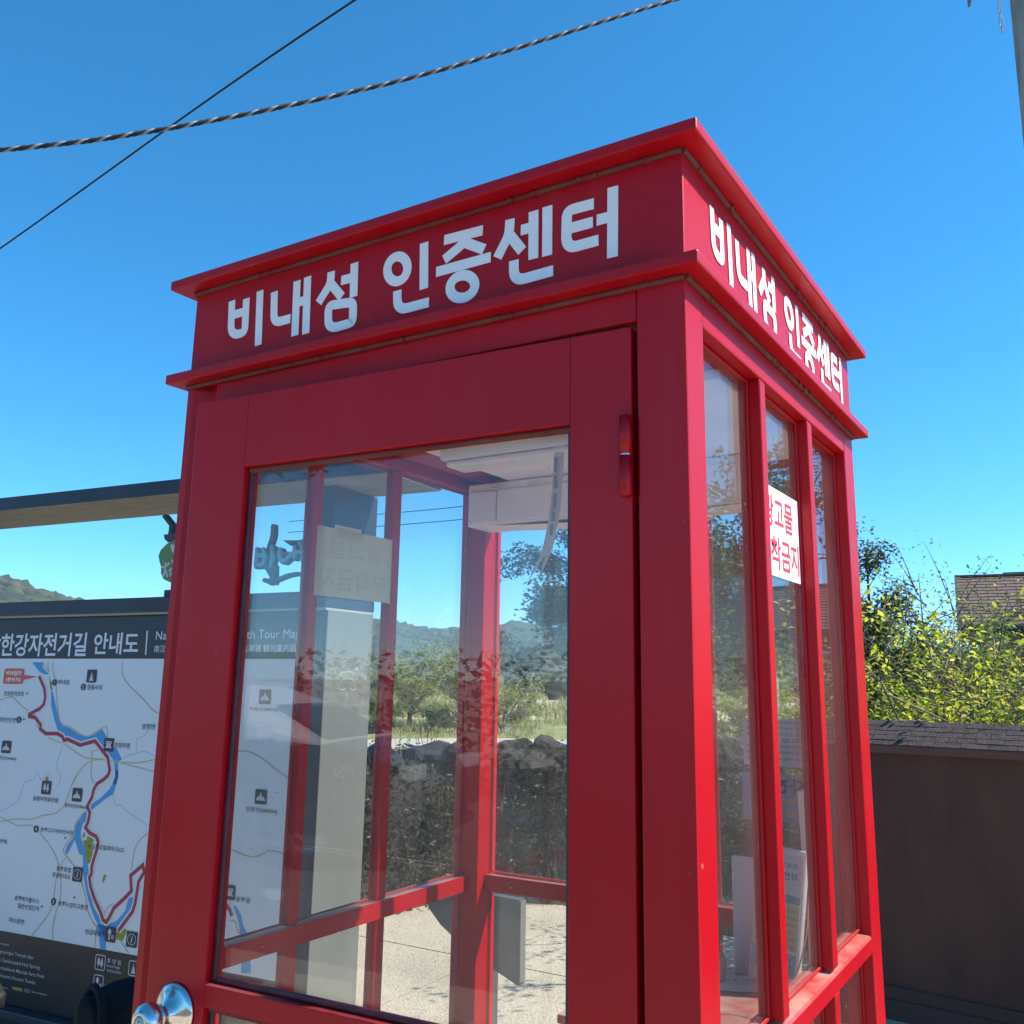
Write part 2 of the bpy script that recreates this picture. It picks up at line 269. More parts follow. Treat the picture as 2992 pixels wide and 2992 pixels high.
GREEN = [[[-1.0516,0.8874],[-1.0096,0.8787],[-1.0176,0.8645],[-1.0275,0.8468],[-1.0139,0.8073],[-1.0263,0.7726],[-1.0444,0.7744],[-1.0612,0.8169],[-1.0801,0.8562],[-1.0736,0.8636],[-1.0604,0.8612],[-1.0599,0.8748]],[[-1.0837,0.8953],[-1.0727,0.891],[-1.0749,0.872],[-1.0879,0.8727]],[[-0.9382,0.737],[-0.9235,0.7384],[-0.9284,0.7214],[-0.9382,0.7039],[-0.9451,0.7165]],[[-0.7998,0.5462],[-0.7751,0.5416],[-0.7976,0.4996],[-0.8328,0.4998],[-0.8363,0.5244]],[[-1.4076,1.5434],[-1.3818,1.4988],[-1.3747,1.4745],[-1.3918,1.4864]],[[-1.4785,1.3528],[-1.4367,1.3237],[-1.4399,1.3075]],[[-1.3566,1.1049],[-1.3393,1.1078],[-1.3327,1.0867],[-1.3562,1.0854]]]
ROADS = [[[-1.7254,1.4274],[-1.6765,1.4408],[-1.632,1.4416],[-1.5827,1.4136],[-1.5112,1.3804]],[[-1.3846,1.2853],[-1.3485,1.2666],[-1.2629,1.25],[-1.2255,1.2358],[-1.1217,1.1975],[-1.0144,1.1945],[-0.8591,1.179],[-0.7083,1.1585]],[[-0.8982,1.1884],[-0.8334,1.1876],[-0.7758,1.1939],[-0.7094,1.208]],[[-1.4239,1.6029],[-1.4238,1.5844],[-1.4111,1.5639],[-1.4308,1.572],[-1.4528,1.5925],[-1.453,1.6008]],[[-1.3934,1.603],[-1.3849,1.5599],[-1.3598,1.5112],[-1.3379,1.4347],[-1.314,1.3631],[-1.2816,1.3282],[-1.2397,1.3236],[-1.1836,1.2998],[-1.1297,1.286],[-1.0862,1.2991],[-1.0286,1.328],[-1.0088,1.3267],[-0.9968,1.2829]],[[-0.9539,1.6039],[-0.9465,1.551],[-0.8986,1.5048],[-0.8157,1.4541],[-0.7509,1.4079],[-0.7067,1.392]],[[-1.0197,1.2305],[-1.0698,1.2285],[-1.0835,1.2183],[-1.0777,1.1879],[-1.0735,1.1233],[-1.0489,1.0905]],[[-1.0144,1.1945],[-1.0802,1.1859],[-1.1321,1.1548],[-1.1707,1.1107],[-1.1874,1.0715]],[[-1.1435,1.1442],[-1.1858,1.0783],[-1.2119,1.0098],[-1.2289,0.9842],[-1.2725,0.9567],[-1.3513,0.9425],[-1.4191,0.9219],[-1.5132,0.9172],[-1.6233,0.8969]],[[-1.6278,0.9202],[-1.5674,0.9044],[-1.4913,0.89],[-1.4259,0.8983],[-1.3857,0.8888],[-1.3496,0.8702],[-1.2762,0.82],[-1.2251,0.7689],[-1.192,0.6967],[-1.1824,0.6231],[-1.2065,0.5332],[-1.2047,0.476]],[[-1.0865,0.9795],[-1.1222,0.9425],[-1.1415,0.9169],[-1.1392,0.886],[-1.1745,0.8454],[-1.1934,0.8163],[-1.1885,0.803],[-1.1182,0.7544]],[[-1.1657,0.7911],[-1.2009,0.7505],[-1.2178,0.6943],[-1.2254,0.5985],[-1.25,0.5419],[-1.3218,0.4665]],[[-1.0657,0.6984],[-1.0344,0.6447],[-1.0105,0.5877],[-0.9692,0.5462],[-0.9492,0.5289],[-0.9579,0.5046]],[[-0.7153,0.9177],[-0.7583,0.8814],[-0.7807,0.8335],[-0.7843,0.7544]],[[-0.9205,0.5842],[-0.887,0.6236],[-0.8402,0.6366]],[[-0.8328,0.4998],[-0.8105,0.4981],[-0.757,0.458]],[[-0.9489,0.5293],[-0.9502,0.4934],[-0.951,0.4533]],[[-0.2682,0.8908],[-0.1638,0.8721],[-0.1051,0.8893],[-0.0796,0.9013],[-0.0466,0.9015],[-0.0068,0.8951]],[[-0.2458,0.636],[-0.2185,0.6341],[-0.2092,0.6086],[-0.1907,0.5914]],[[-0.2658,1.2567],[-0.23,1.2613],[-0.1956,1.2548],[-0.135,1.2323],[-0.0722,1.1989],[-0.0064,1.1669]],[[-1.2546,0.5378],[-1.3324,0.4534]],[[-1.1979,0.544],[-1.2074,0.5153],[-1.2005,0.452]]]
STREAMS = [[[-0.8949,1.2035],[-0.8594,1.2201],[-0.8225,1.2254],[-0.7762,1.2366],[-0.7165,1.2224]],[[-0.8177,1.2293],[-0.8248,1.2815],[-0.7896,1.2977],[-0.7613,1.3249]],[[-1.2677,1.244],[-1.2876,1.1864],[-1.2934,1.151],[-1.2644,1.1174],[-1.2644,1.0826],[-1.2799,1.0702]],[[-1.6316,0.94],[-1.5366,0.9825],[-1.504,1.0208],[-1.4909,1.0724],[-1.4591,1.0833],[-1.4324,1.0901],[-1.4126,1.1202],[-1.3887,1.0942],[-1.3678,1.1007],[-1.3442,1.1236],[-1.3183,1.0997]],[[-0.9301,1.0581],[-0.9149,1.0214],[-0.874,1.0138],[-0.8521,0.9983],[-0.7802,0.9728],[-0.7191,0.9472]]]
DIVIDER = [[-0.8233,1.7371],[-0.8197,1.6353]]
TEXT = [["비내섬",-1.3058,1.5149,0.0702,0.0222,"d"],["청룡사지",-1.1073,1.4943,0.0914,0.0237,"d"],["컨싱턴리조트",-1.629,1.4593,0.1393,0.0228,"d"],["성탄산온천",-1.6545,1.3413,0.1202,0.0217,"d"],["엄정면",-0.763,1.338,0.0739,0.0225,"d"],["조정지댐",-0.9064,1.2562,0.0894,0.0218,"d"],["련산(764m)",-1.6225,1.1717,0.1247,0.02,"d"],["비내쉼터",-1.6464,1.553,0.1021,0.0231,"w"],["(현위치)",-1.6438,1.5216,0.1018,0.0229,"w"],["봉황자연휴양림",-1.3395,1.0114,0.1604,0.0202,"d"],["장미산(336m)",-1.1433,0.9935,0.1451,0.02,"d"],["충주고구려비전시관",-1.2462,0.8858,0.2053,0.0189,"d"],["휴양림",-1.5939,0.8185,0.0732,0.0177,"d"],["임페리얼레이크CC",-0.9294,0.8415,0.1904,0.0206,"d"],["충주종합",-1.1777,0.7368,0.0907,0.0195,"d"],["관광안내소",-1.1889,0.7099,0.1115,0.0201,"d"],["충주메가폴리스",-1.3852,0.5951,0.157,0.0202,"d"],["일반산업단지",-1.3713,0.566,0.134,0.0208,"d"],["충주누암리고분군",-1.1,0.6011,0.1787,0.0204,"d"],["대소원면",-1.435,0.5047,0.0982,0.0202,"d"],["탄금대공원",-0.9547,0.5109,0.1132,0.0201,"d"],["인등산((665m)",-0.1291,1.0441,0.1542,0.0219,"d"],["충주댐",-0.1904,0.7161,0.0688,0.0198,"d"],["천등산(807m)",-0.151,1.4217,0.1446,0.0185,"d"],["휴 양 림",-0.8342,0.4175,0.0777,0.018,"l"],["Forest lodge",-0.835,0.3972,0.0747,0.0137,"l"],["休養林 休养林",-0.8299,0.3803,0.0797,0.0105,"l"],["쓰레기투기금지",-0.8068,0.2651,0.1257,0.0173,"l"],["No Waste",-0.8467,0.2391,0.0493,0.0112,"l"],["Park",-0.861,0.3218,0.0238,0.0096,"l"],["Information",-1.5118,0.4039,0.092,0.0086,"l"],["Cheongnyongsa Temple Site",-1.445,0.371,0.2767,0.0167,"l"],["Neungam Carbonated Hot Spring",-1.4325,0.3378,0.3463,0.0181,"l"],["Chungju International Martial Arts Park",-1.4293,0.3071,0.4089,0.0186,"l"],["Chungju Nuamni Ancient Tombs",-1.4349,0.2774,0.3187,0.0179,"l"],["국도",-1.3212,0.2411,0.038,0.0148,"l"],["National Highway",-1.2478,0.2422,0.0958,0.0088,"l"],["Expressway",-1.4782,0.2348,0.0734,0.009,"l"],["관리기관 연락처",-0.0758,0.4205,0.1342,0.0298,"l"],["남한강자전거길",-1.5217,1.6814,0.6693,0.1049,"t"],["안내도",-1.0049,1.684,0.2744,0.0946,"t"],["Namhangang Bicycle Path Tour Map",-0.3813,1.7107,0.7744,0.0467,"t2"],["南汉江自行车路旅游图  南漢江自転車道 観光案内図",-0.3928,1.6603,0.7601,0.0309,"t2"]]
ICONS = [["pagoda",-1.1319,1.5428,0.0604,0.0557],["dam",-0.9846,1.2559,0.0579,0.055],["mountain",-1.6363,1.2218,0.0627,0.0545],["trees",-1.3417,1.0608,0.0596,0.0568],["mountain",-1.1447,1.042,0.0598,0.0555],["info",-1.0918,0.7246,0.0582,0.0581],["bench",-0.8661,0.5156,0.0591,0.058],["info",-0.7457,0.5109,0.0597,0.0586],["mountain",-0.1357,1.0941,0.0572,0.0553],["dam",-0.256,0.7362,0.0543,0.0536],["mountain",-0.1489,1.4711,0.0588,0.0561]]
LEGEND = [["trees",-0.9108,0.4045,0.0549,0.0546],["pagoda",-0.724,0.406,0.0506,0.0535],["bench",-0.9106,0.3287,0.0525,0.0555],["nolitter",-0.9079,0.2518,0.0478,0.0479],["phone",-0.1659,0.4187,0.0313,0.0279]]
YBAR = [-1.3823,0.2409,0.0624,0.0119]
CALLOUT = [[-1.6456,1.5382,0.137,0.0691],[[-1.58,1.5441],[-1.4833,1.5374],[-1.5803,1.5212]]]
NUMS = [["1",-1.3643,1.5132,0.0313,0.0284],["2",-1.1778,1.4953,0.0313,0.0286],["3",-1.573,1.3441,0.0337,0.0293],["4",-1.3768,0.8852,0.0313,0.03],["5",-1.2185,0.6043,0.0299,0.0298]]
DOTS = [[-1.5382,1.4618],[-1.5393,1.3471],[-1.3899,1.5109],[-1.1888,0.8626],[-1.0977,0.6327],[-1.2868,0.5769],[-1.0395,0.8414]]
EMB = {"green":[[-0.6976,2.1366],[-0.7131,2.1363],[-0.7403,2.1284],[-0.7701,2.1159],[-0.8047,2.0895],[-0.8158,2.0642],[-0.8061,2.0381],[-0.7936,2.0143],[-0.7898,1.9839],[-0.7726,1.9601],[-0.7333,1.945],[-0.6989,1.9427]],"stalk":[[-0.8067,2.2433],[-0.7555,2.1962],[-0.7587,2.1505]],"cap":[[-0.7927,2.1571],[-0.6994,2.1519],[-0.6972,2.1331],[-0.7341,2.1292],[-0.7645,2.1215],[-0.7852,2.1355]],"bowl":[[-0.7473,2.1089],[-0.6934,2.1015],[-0.6878,2.0549],[-0.7133,2.0607],[-0.7342,2.0791]],"fig":[[[-0.7667,2.0329],[-0.7646,2.0084],[-0.7736,1.9683]],[[-0.7621,2.0014],[-0.7485,1.9674]],[[-0.7919,2.013],[-0.7667,2.0132],[-0.7422,2.0295]],[[-0.7309,2.0395],[-0.7083,2.02],[-0.6953,2.0148]]],"fig2":[[[-0.7364,2.0084],[-0.734,1.9887],[-0.7348,1.9703]],[[-0.7322,1.9863],[-0.7175,1.9685]],[[-0.7458,1.9961],[-0.7334,1.9968],[-0.7219,2.0044]]],"ped":[[-0.7301,1.9449],[-0.7635,1.9126],[-0.7599,1.8839],[-0.667,1.8813]]}
LOGO = {"blue":[[[-0.2561,2.0659],[-0.2558,2.0355],[-0.2576,1.9992]],[[-0.225,2.0643],[-0.2142,2.0296],[-0.2244,2.0019],[-0.2578,2.0013]],[[-0.2562,2.0396],[-0.22,2.0379]],[[-0.1812,2.0723],[-0.1726,2.0317],[-0.1806,1.996]],[[-0.1366,2.06],[-0.1356,2.03],[-0.1114,2.011],[-0.0787,2.0373]],[[-0.0612,2.0662],[-0.0603,2.0246]],[[-0.0386,2.0809],[-0.0206,2.0523],[-0.0175,2.0128]],[[-0.0595,2.0455],[-0.0199,2.0436]],[[0.0312,2.0773],[0.0003,2.0355]],[[0.0278,2.0578],[0.0541,2.0291]],[[0.0444,2.0296],[0.037,1.9986]]],"trunk":[[[-0.1796,1.996],[-0.1735,1.9163]],[[0.01,2.0351],[0.0075,1.9103]]],"branch":[[[-0.192,2.1599],[-0.1913,2.1172],[-0.2053,2.0735]],[[-0.2164,1.9975],[-0.1876,1.9604]],[[-0.2186,1.9376],[-0.1793,1.9244]],[[-0.1599,1.9336],[-0.1014,1.9513],[-0.0499,1.9572]],[[-0.0253,1.9864],[0.0145,1.9762]],[[-0.2429,2.0632],[-0.1246,2.0494]],[[-0.129,2.0416],[-0.0546,2.0461]]],"swoosh":[[-0.1338,2.0979],[-0.0585,2.0939],[0.0292,2.103],[0.0586,2.0994],[0.0615,2.06],[-0.0163,2.06],[-0.0559,2.062],[-0.0968,2.076]]}
FRONT = [[[-0.8971,2.2352],[-0.8935,2.1763],[-0.8807,2.1651],[-0.8555,2.1653],[-0.8584,2.2317]],[[-0.8938,2.2061],[-0.8565,2.2064]],[[-0.8233,2.2392],[-0.8175,2.1332]],[[-0.7856,2.2292],[-0.7823,2.1776],[-0.7723,2.1687],[-0.7404,2.169]],[[-0.7301,2.2378],[-0.7265,2.1343]],[[-0.7047,2.24],[-0.7003,2.1329]],[[-0.7296,2.1961],[-0.7026,2.1964]],[[-0.6486,2.2368],[-0.6485,2.2152],[-0.6744,2.1846]],[[-0.6485,2.2152],[-0.6206,2.1844]],[[-0.5957,2.2407],[-0.5937,2.1787]],[[-0.6239,2.2148],[-0.595,2.2144]],[[-0.6502,2.1746],[-0.6484,2.1403],[-0.636,2.1313],[-0.5965,2.1322],[-0.5923,2.137],[-0.5937,2.1695],[-0.6502,2.174]],[[-0.4791,2.2049],[-0.4794,2.2001],[-0.4807,2.1957],[-0.483,2.1918],[-0.4862,2.1888],[-0.49,2.1867],[-0.4944,2.1856],[-0.4992,2.1856],[-0.5039,2.1868],[-0.5086,2.189],[-0.5128,2.1921],[-0.5164,2.196],[-0.5192,2.2006],[-0.5211,2.2055],[-0.5219,2.2105],[-0.5216,2.2154],[-0.5203,2.2199],[-0.5179,2.2238],[-0.5147,2.2269],[-0.5107,2.229],[-0.5063,2.23],[-0.5015,2.2299],[-0.4967,2.2287],[-0.4921,2.2264],[-0.4879,2.2232],[-0.4844,2.2193],[-0.4816,2.2147],[-0.4798,2.2099],[-0.4791,2.2049]],[[-0.4465,2.2409],[-0.4436,2.1602]],[[-0.4983,2.1693],[-0.4974,2.1451],[-0.4858,2.1342],[-0.4322,2.1352]],[[-0.406,2.2352],[-0.3314,2.2333]],[[-0.3643,2.2303],[-0.3691,2.2194],[-0.4047,2.2014]],[[-0.3657,2.2216],[-0.3281,2.2004]],[[-0.4198,2.1837],[-0.3152,2.1847]],[[-0.3438,2.1448],[-0.3443,2.1407],[-0.3459,2.1369],[-0.3485,2.1336],[-0.3522,2.1311],[-0.3565,2.1293],[-0.3615,2.1284],[-0.3667,2.1285],[-0.372,2.1296],[-0.3771,2.1315],[-0.3817,2.1343],[-0.3856,2.1377],[-0.3886,2.1417],[-0.3906,2.1459],[-0.3913,2.1502],[-0.3909,2.1544],[-0.3892,2.1583],[-0.3865,2.1616],[-0.3828,2.1642],[-0.3783,2.1659],[-0.3733,2.1667],[-0.368,2.1666],[-0.3627,2.1654],[-0.3576,2.1634],[-0.3531,2.1606],[-0.3493,2.1572],[-0.3464,2.1532],[-0.3445,2.1491],[-0.3438,2.1448]],[[-0.281,2.2387],[-0.2821,2.214],[-0.303,2.1803]],[[-0.2821,2.214],[-0.2583,2.1812]],[[-0.2611,2.2154],[-0.2385,2.2151]],[[-0.2389,2.241],[-0.2384,2.1633]],[[-0.2147,2.2423],[-0.2145,2.1627]],[[-0.2726,2.1691],[-0.2725,2.1453],[-0.2622,2.135],[-0.204,2.1367]],[[-0.1366,2.2253],[-0.1812,2.2261],[-0.1822,2.1762],[-0.173,2.1656],[-0.1292,2.1664]],[[-0.1811,2.1967],[-0.1383,2.1968]],[[-0.132,2.198],[-0.1067,2.1977]],[[-0.1059,2.2433],[-0.1071,2.1344]]]
# ------------------------------------------------------------------ shared materials
RED = red_paint('red_paint'); RED_CLEAN = red_paint('red_paint_clean', .12, .12)
WHITE = mat('white_vinyl', (.86,.85,.84), .45, var=.03, vs=20)
GLASS = glass('clear_glass', .026); GLASS_D = glass('dusty_glass', .022)
RUBBER = mat('dark_gasket', (.035,.02,.028), .45, var=.4, vs=30, bump=.2, bs=60)
SEAL = mat('weathered_sealant', (.20,.13,.11), .8, var=.5, vs=25, bump=.5, bs=60)
STEEL = mat('brushed_steel', (.72,.70,.66), .16, 1, rvar=.07, vs=9)
NAVY = mat('dark_blue_grey_metal', (.020,.025,.040), .38, var=.25, vs=5, rvar=.08)
SOFFIT_LIT = mat('bounce_lit_soffit', (.27,.26,.235), .8, var=.15, vs=6, bump=.2, stretch=(1,6,1))  # paler than the roof: ground bounce light put into the colour
GREY_METAL = mat('light_grey_metal', (.135,.141,.128), .42, var=.08, vs=4, rvar=.08, stretch=(1,1,.15))
PAPER = paper_mat('white_paper', (.80,.79,.76), .35)
CREAM = paper_mat('cream_paper', (.86,.83,.69), .6)
BLACK = mat('black_plastic', (.012,.012,.014), .6, spec=.22, var=.3, vs=30)
BARK = mat('brown_bark', (.055,.042,.034), .9, var=.4, vs=12, bump=.6, bs=20, stretch=(1,1,.25))
TWIG = mat('grey_brown_twig', (.17,.135,.11), .85, var=.3, vs=20)

# ------------------------------------------------------------------ ground, fields, hills
CX, CY = .435, -1.094
def pol(az, r, z=0.0): return (CX-r*sin(rad(az)), CY+r*cos(rad(az)), z)
def gh(x, y):
    r = math.hypot(x-CX, y-CY); az = math.degrees(math.atan2(-(x-CX), y-CY))
    drop = max(0, min(1, (r-9.5)/5)); k = max(0, min(1, (az+25)/20))*max(0, min(1, (110-az)/20))
    return -1.0*drop*drop*(3-2*drop)*k
GROUND = mat('grey_gravelly_ground', (.27,.245,.20), .95, col2=(.42,.385,.32), vs=70, bump=.5, bs=120)
mb = MB(); rings = [0,1.5,3,5,7,8.5,9.5,10.5,11.5,12.5,13.5,14.5,17,22,30,45,70,120,220,420,680]; NA = 96
vs = [(CX,CY,0)]; fs = []
for r in rings[1:]:
    for k in range(NA):
        a = 2*pi*k/NA; x, y = CX+r*cos(a), CY+r*sin(a); vs.append((x, y, gh(x,y)))
for k in range(NA): fs.append((0, 1+k, 1+(k+1)%NA))
for i in range(len(rings)-2):
    for k in range(NA): fs.append((1+i*NA+k, 1+(i+1)*NA+k, 1+(i+1)*NA+(k+1)%NA, 1+i*NA+(k+1)%NA))
mb.add(vs, fs, True); tag(mb.build('ground', GROUND), kind='structure')

CONC = bpy.data.materials.new('exposed_aggregate_concrete'); CONC.use_nodes = True
def conc_nodes():
    N = CONC.node_tree.nodes; L = CONC.node_tree.links; p = N['Principled BSDF']; p.inputs['Roughness'].default_value = .9
    tc = N.new('ShaderNodeTexCoord')
    a = N.new('ShaderNodeTexNoise'); a.inputs['Scale'].default_value = 1.3; a.inputs['Detail'].default_value = 8; L.new(tc.outputs['Object'], a.inputs[0])
    b = N.new('ShaderNodeTexVoronoi'); b.inputs['Scale'].default_value = 75; L.new(tc.outputs['Object'], b.inputs[0])
    c = N.new('ShaderNodeTexNoise'); c.inputs['Scale'].default_value = 45; c.inputs['Detail'].default_value = 4; L.new(tc.outputs['Object'], c.inputs[0])
    r = N.new('ShaderNodeValToRGB'); e = r.color_ramp.elements; e[0].position = .3; e[1].position = .7; e[0].color = (.38,.335,.255,1); e[1].color = (.52,.455,.35,1); L.new(a.outputs[0], r.inputs[0])
    r2 = N.new('ShaderNodeValToRGB'); e = r2.color_ramp.elements; e[0].position = .30; e[1].position = .5; e[0].color = (.76,.74,.71,1); e[1].color = (1,1,1,1); L.new(c.outputs[0], r2.inputs[0])
    m = N.new('ShaderNodeMix'); m.data_type = 'RGBA'; m.blend_type = 'MULTIPLY'; m.inputs[0].default_value = 1; L.new(r.outputs[0], m.inputs[6]); L.new(r2.outputs[0], m.inputs[7]); L.new(m.outputs[2], p.inputs['Base Color'])
    bp = N.new('ShaderNodeBump'); bp.inputs['Strength'].default_value = .6; bp.inputs['Distance'].default_value = .006; L.new(b.outputs['Distance'], bp.inputs['Height']); L.new(bp.outputs[0], p.inputs['Normal'])
conc_nodes()
# paved forecourt: slabs poured in bays, joints 12 mm wide between them, sitting on the ground sheet
pav = MB().add([(-7.5,-3.3,.004),(6.5,-3.3,.004),(6.5,3.95,.004),(-7.5,5.4,.004)], [(0,1,2,3)]).build('pavement', mat('dark_joint_filler', (.07,.06,.05), .95)); tag(pav, kind='structure')
add_gnd = MB().add([(-40,-14,.006),(40,-14,.006),(40,-3.305,.006),(-40,-3.305,.006)], [(0,1,2,3)]).build('added_dark_ground', mat('dark_ground_added', (.085,.083,.08), .9, col2=(.13,.125,.12), vs=60, bump=.5, bs=150)); tag(add_gnd, kind='structure')  # unseen dark ground, added to cut pale glare and bounce on the booth
def slab(x0,x1,y0,y1):
    yt = lambda x, y: min(y, 5.4-(x+7.5)*(1.45/14)-.01)
    g = .006; z0, z1 = .0045, .012
    P = [(x0+g,y0+g),(x1-g,y0+g),(x1-g,yt(x1,y1)-g),(x0+g,yt(x0,y1)-g)]
    MB().add([(x,y,z0) for x,y in P]+[(x,y,z1) for x,y in P], [(4,5,6,7),(0,1,5,4),(1,2,6,5),(2,3,7,6),(3,0,4,7)]).build('paving_slab', CONC, pav)
xs_ = [-7.5,-5.1,-2.7,-.3,2.1,4.5,6.5]; ys_ = [-3.3,-1.9,-.6,2.25,3.55,5.5]
for i in range(6):
    for j in range(5):
        if ys_[j] < 5.4-(xs_[i+1]+7.5)*(1.45/14)-.1: slab(xs_[i], xs_[i+1], ys_[j], ys_[j+1])

GRASSM = leaf_mat('dry_green_grass', (.045,.07,.012), (.12,.14,.03), (.24,.20,.07), .35)
def blades(name, pts, hgt, m, lean=.35, wd=.006):
    P = np.array(pts, float); n = len(P); h = hgt*rng.uniform(.45,1.25,n); a = rng.uniform(0,2*pi,n)
    dx = np.cos(a)*h*lean*rng.uniform(.2,1.4,n); dy = np.sin(a)*h*lean*rng.uniform(.2,1.4,n); sx = -np.sin(a)*wd; sy = np.cos(a)*wd
    b = P.copy(); b[:,2] -= .02
    V = np.stack([b+np.stack([sx,sy,0*sx],1), b-np.stack([sx,sy,0*sx],1), P+np.stack([dx*.4-sx*.7,dy*.4-sy*.7,h*.6],1), P+np.stack([dx*.4+sx*.7,dy*.4+sy*.7,h*.6],1), P+np.stack([dx,dy,h],1)],1).reshape(-1,3)
    i = np.arange(n)[:,None]*5; F = np.concatenate([np.concatenate([i,i+1,i+2],1),np.concatenate([i,i+2,i+3],1),np.concatenate([i+3,i+2,i+4],1)],0)
    return npmesh(name, V, F, np.repeat(rng.uniform(0,1,n),5))
# grass verge at the end of the pavement
pts = []
for _ in range(16000):
    x = random.uniform(-9,-.9); yb = 5.4-(x+7.5)*(1.45/14); y = yb+.03+abs(random.gauss(0,.22)); pts.append((x,y,.0))
tag(link('grass', blades('grass', pts, .075, GRASSM), GRASSM), 'strip of short dry grass edging the pale concrete', 'grass', kind='stuff')

# earth bank
SOIL = mat('dark_soil', (.013,.012,.009), .95, col2=(.026,.022,.017), vs=9, bump=.8, bs=14)  # very dark soil, mottled by noise
def bank_r(az): return 7.15+.35*sin(az*.11)+.2*sin(az*.37+1)
mb = MB(); na = 90; prof = [(-.25,-.05),(0,.06),(.18,.32),(.38,.60),(.62,.84),(.95,.93),(1.6,.82),(2.6,.2),(3.6,-.6)]; vs = []; fs = []
for i in range(na):
    az = 14+(72-14)*i/(na-1); e = min(1, (az-13)/5, (73-az)/5)
    for (d,z) in prof:
        x,y,_ = pol(az, bank_r(az)+d); q = noise.noise((x*1.3,y*1.3,z*2))*.17+noise.noise((x*4,y*4,z*5))*.07
        vs.append((x+q*.4, y+q*.5, (z+(q if z > .1 else 0))*e-(1-e)*.1))
for i in range(na-1):
    for j in range(len(prof)-1): k = i*len(prof)+j; fs.append((k,k+1,k+len(prof)+1,k+len(prof)))
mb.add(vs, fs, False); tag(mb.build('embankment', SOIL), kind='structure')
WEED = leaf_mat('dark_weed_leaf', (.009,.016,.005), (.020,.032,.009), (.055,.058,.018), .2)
pts = []; up_ = []
for _ in range(9000):
    az = random.uniform(15,71); t = random.random(); d = -.1+t*1.35
    zz = np.interp(d, [p[0] for p in prof], [p[1] for p in prof]); p = pol(az, bank_r(az)+d-.05, max(.02, zz-.02)); pts.append(p)
Vb, Fb, Sb = [], [], []
P = np.array(pts); P = P[np.array([noise.noise((p[0]*1.1,p[1]*1.1,p[2]*2)) > -.28 for p in pts])]
P = np.repeat(P, 6, 0)+rng.normal(0,.055,(len(P)*6,3)); P[:,2] = np.abs(P[:,2])
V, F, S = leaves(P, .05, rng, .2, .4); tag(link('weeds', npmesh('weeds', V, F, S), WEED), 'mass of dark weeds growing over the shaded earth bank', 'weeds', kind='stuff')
DRY = leaf_mat('dry_stalk', (.10,.075,.03), (.17,.125,.055), (.24,.18,.085), .2)
pts = [pol(random.uniform(16,70), 0, 0) for _ in range(1)]
pts = []
for _ in range(420):
    az = random.choice([random.gauss(29,1.6), random.gauss(38,4), random.uniform(15,70)]); d = random.uniform(-.15,1.0); p = pol(az, bank_r(az)+d); pts.append((p[0],p[1],float(np.interp(d,[q[0] for q in prof],[q[1] for q in prof]))))
tag(link('dry_grass', blades('dry_grass', pts, .30, DRY, .5, .003), DRY), 'thin dry grass stalks standing on the shaded earth bank', 'grass', kind='stuff')

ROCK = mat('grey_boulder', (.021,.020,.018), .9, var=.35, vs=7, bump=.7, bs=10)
def rock(p, s, label, seed):
    bm = bmesh.new(); bmesh.ops.create_icosphere(bm, subdivisions=3, radius=1)
    for v in bm.verts:
        q = v.co.copy(); n = noise.noise(q*1.1+Vector((seed*7.1,0,0)))*.45+noise.noise(q*3+Vector((0,seed*3.3,0)))*.20+noise.noise(q*7)*.06
        for ax in (Vector((1,.3,.2)), Vector((-.4,1,.3)), Vector((.2,-.5,1)), Vector((-.8,-.4,.5))):
            a = ax.normalized(); t = v.co.dot(a)
            if t > .72: v.co -= a*(t-.72)
        v.co *= 1+n; v.co = Vector((v.co.x*s[0], v.co.y*s[1], v.co.z*s[2]))
    me = bpy.data.meshes.new('boulder'); bm.to_mesh(me); bm.free()
    o = link('boulder', me, ROCK); o.location = p; o.rotation_euler = (0,0,seed*1.3); return tag(o, label, 'rock', 'boulders along the top of the bank')
rk = [(43.5,'dark boulder on the bank just right of the grey sign pillar',.24),(40.2,'pale topped boulder on the bank beside the second red mullion',.20),(37.6,'low dark boulder on the bank behind the middle of the window',.22),
      (35.2,'tall pointed boulder on the bank left of the red corner post',.27),(32.4,'flat boulder on the bank right of the red corner post',.24),(30.3,'humped boulder on the bank below the pale road',.26),
      (28.2,'boulder on the bank partly behind the door stile',.28),(20.2,'boulder on the bank seen through the first side pane',.24)]
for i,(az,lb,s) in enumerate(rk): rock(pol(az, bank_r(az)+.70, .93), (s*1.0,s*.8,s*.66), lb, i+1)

# lowland beyond the bank: pale road, verge, field
def ring_sheet(name, m, az0, az1, r0, r1, z, wob=0, n=40, col=None):
    vs = []; fs = []
    for i in range(n):
        az = az0+(az1-az0)*i/(n-1); k = wob*sin(az*.23)
        for r in (r0+k, (r0+r1)/2+k, r1+k): vs.append(pol(az, r, z))
    for i in range(n-1):
        for j in range(2): q = i*3+j; fs.append((q,q+1,q+4,q+3))
    return tag(MB().add(vs, fs).build(name, m), kind='structure')
ring_sheet('verge', mat('green_verge', (.14,.18,.035), .95, col2=(.27,.27,.08), vs=1.4, bump=.6, bs=6), -20, 100, 15.5, 62, -.985)
ring_sheet('road', mat('pale_gravel_road', (.46,.42,.34), .95, var=.12, vs=2), 2, 70, 33, 40.5, -.975, 1.2)
ring_sheet('field', mat('straw_field', (.34,.32,.17), .95, col2=(.50,.46,.29), vs=.12, bump=.5, bs=2), -30, 105, 60, 390, -.97)

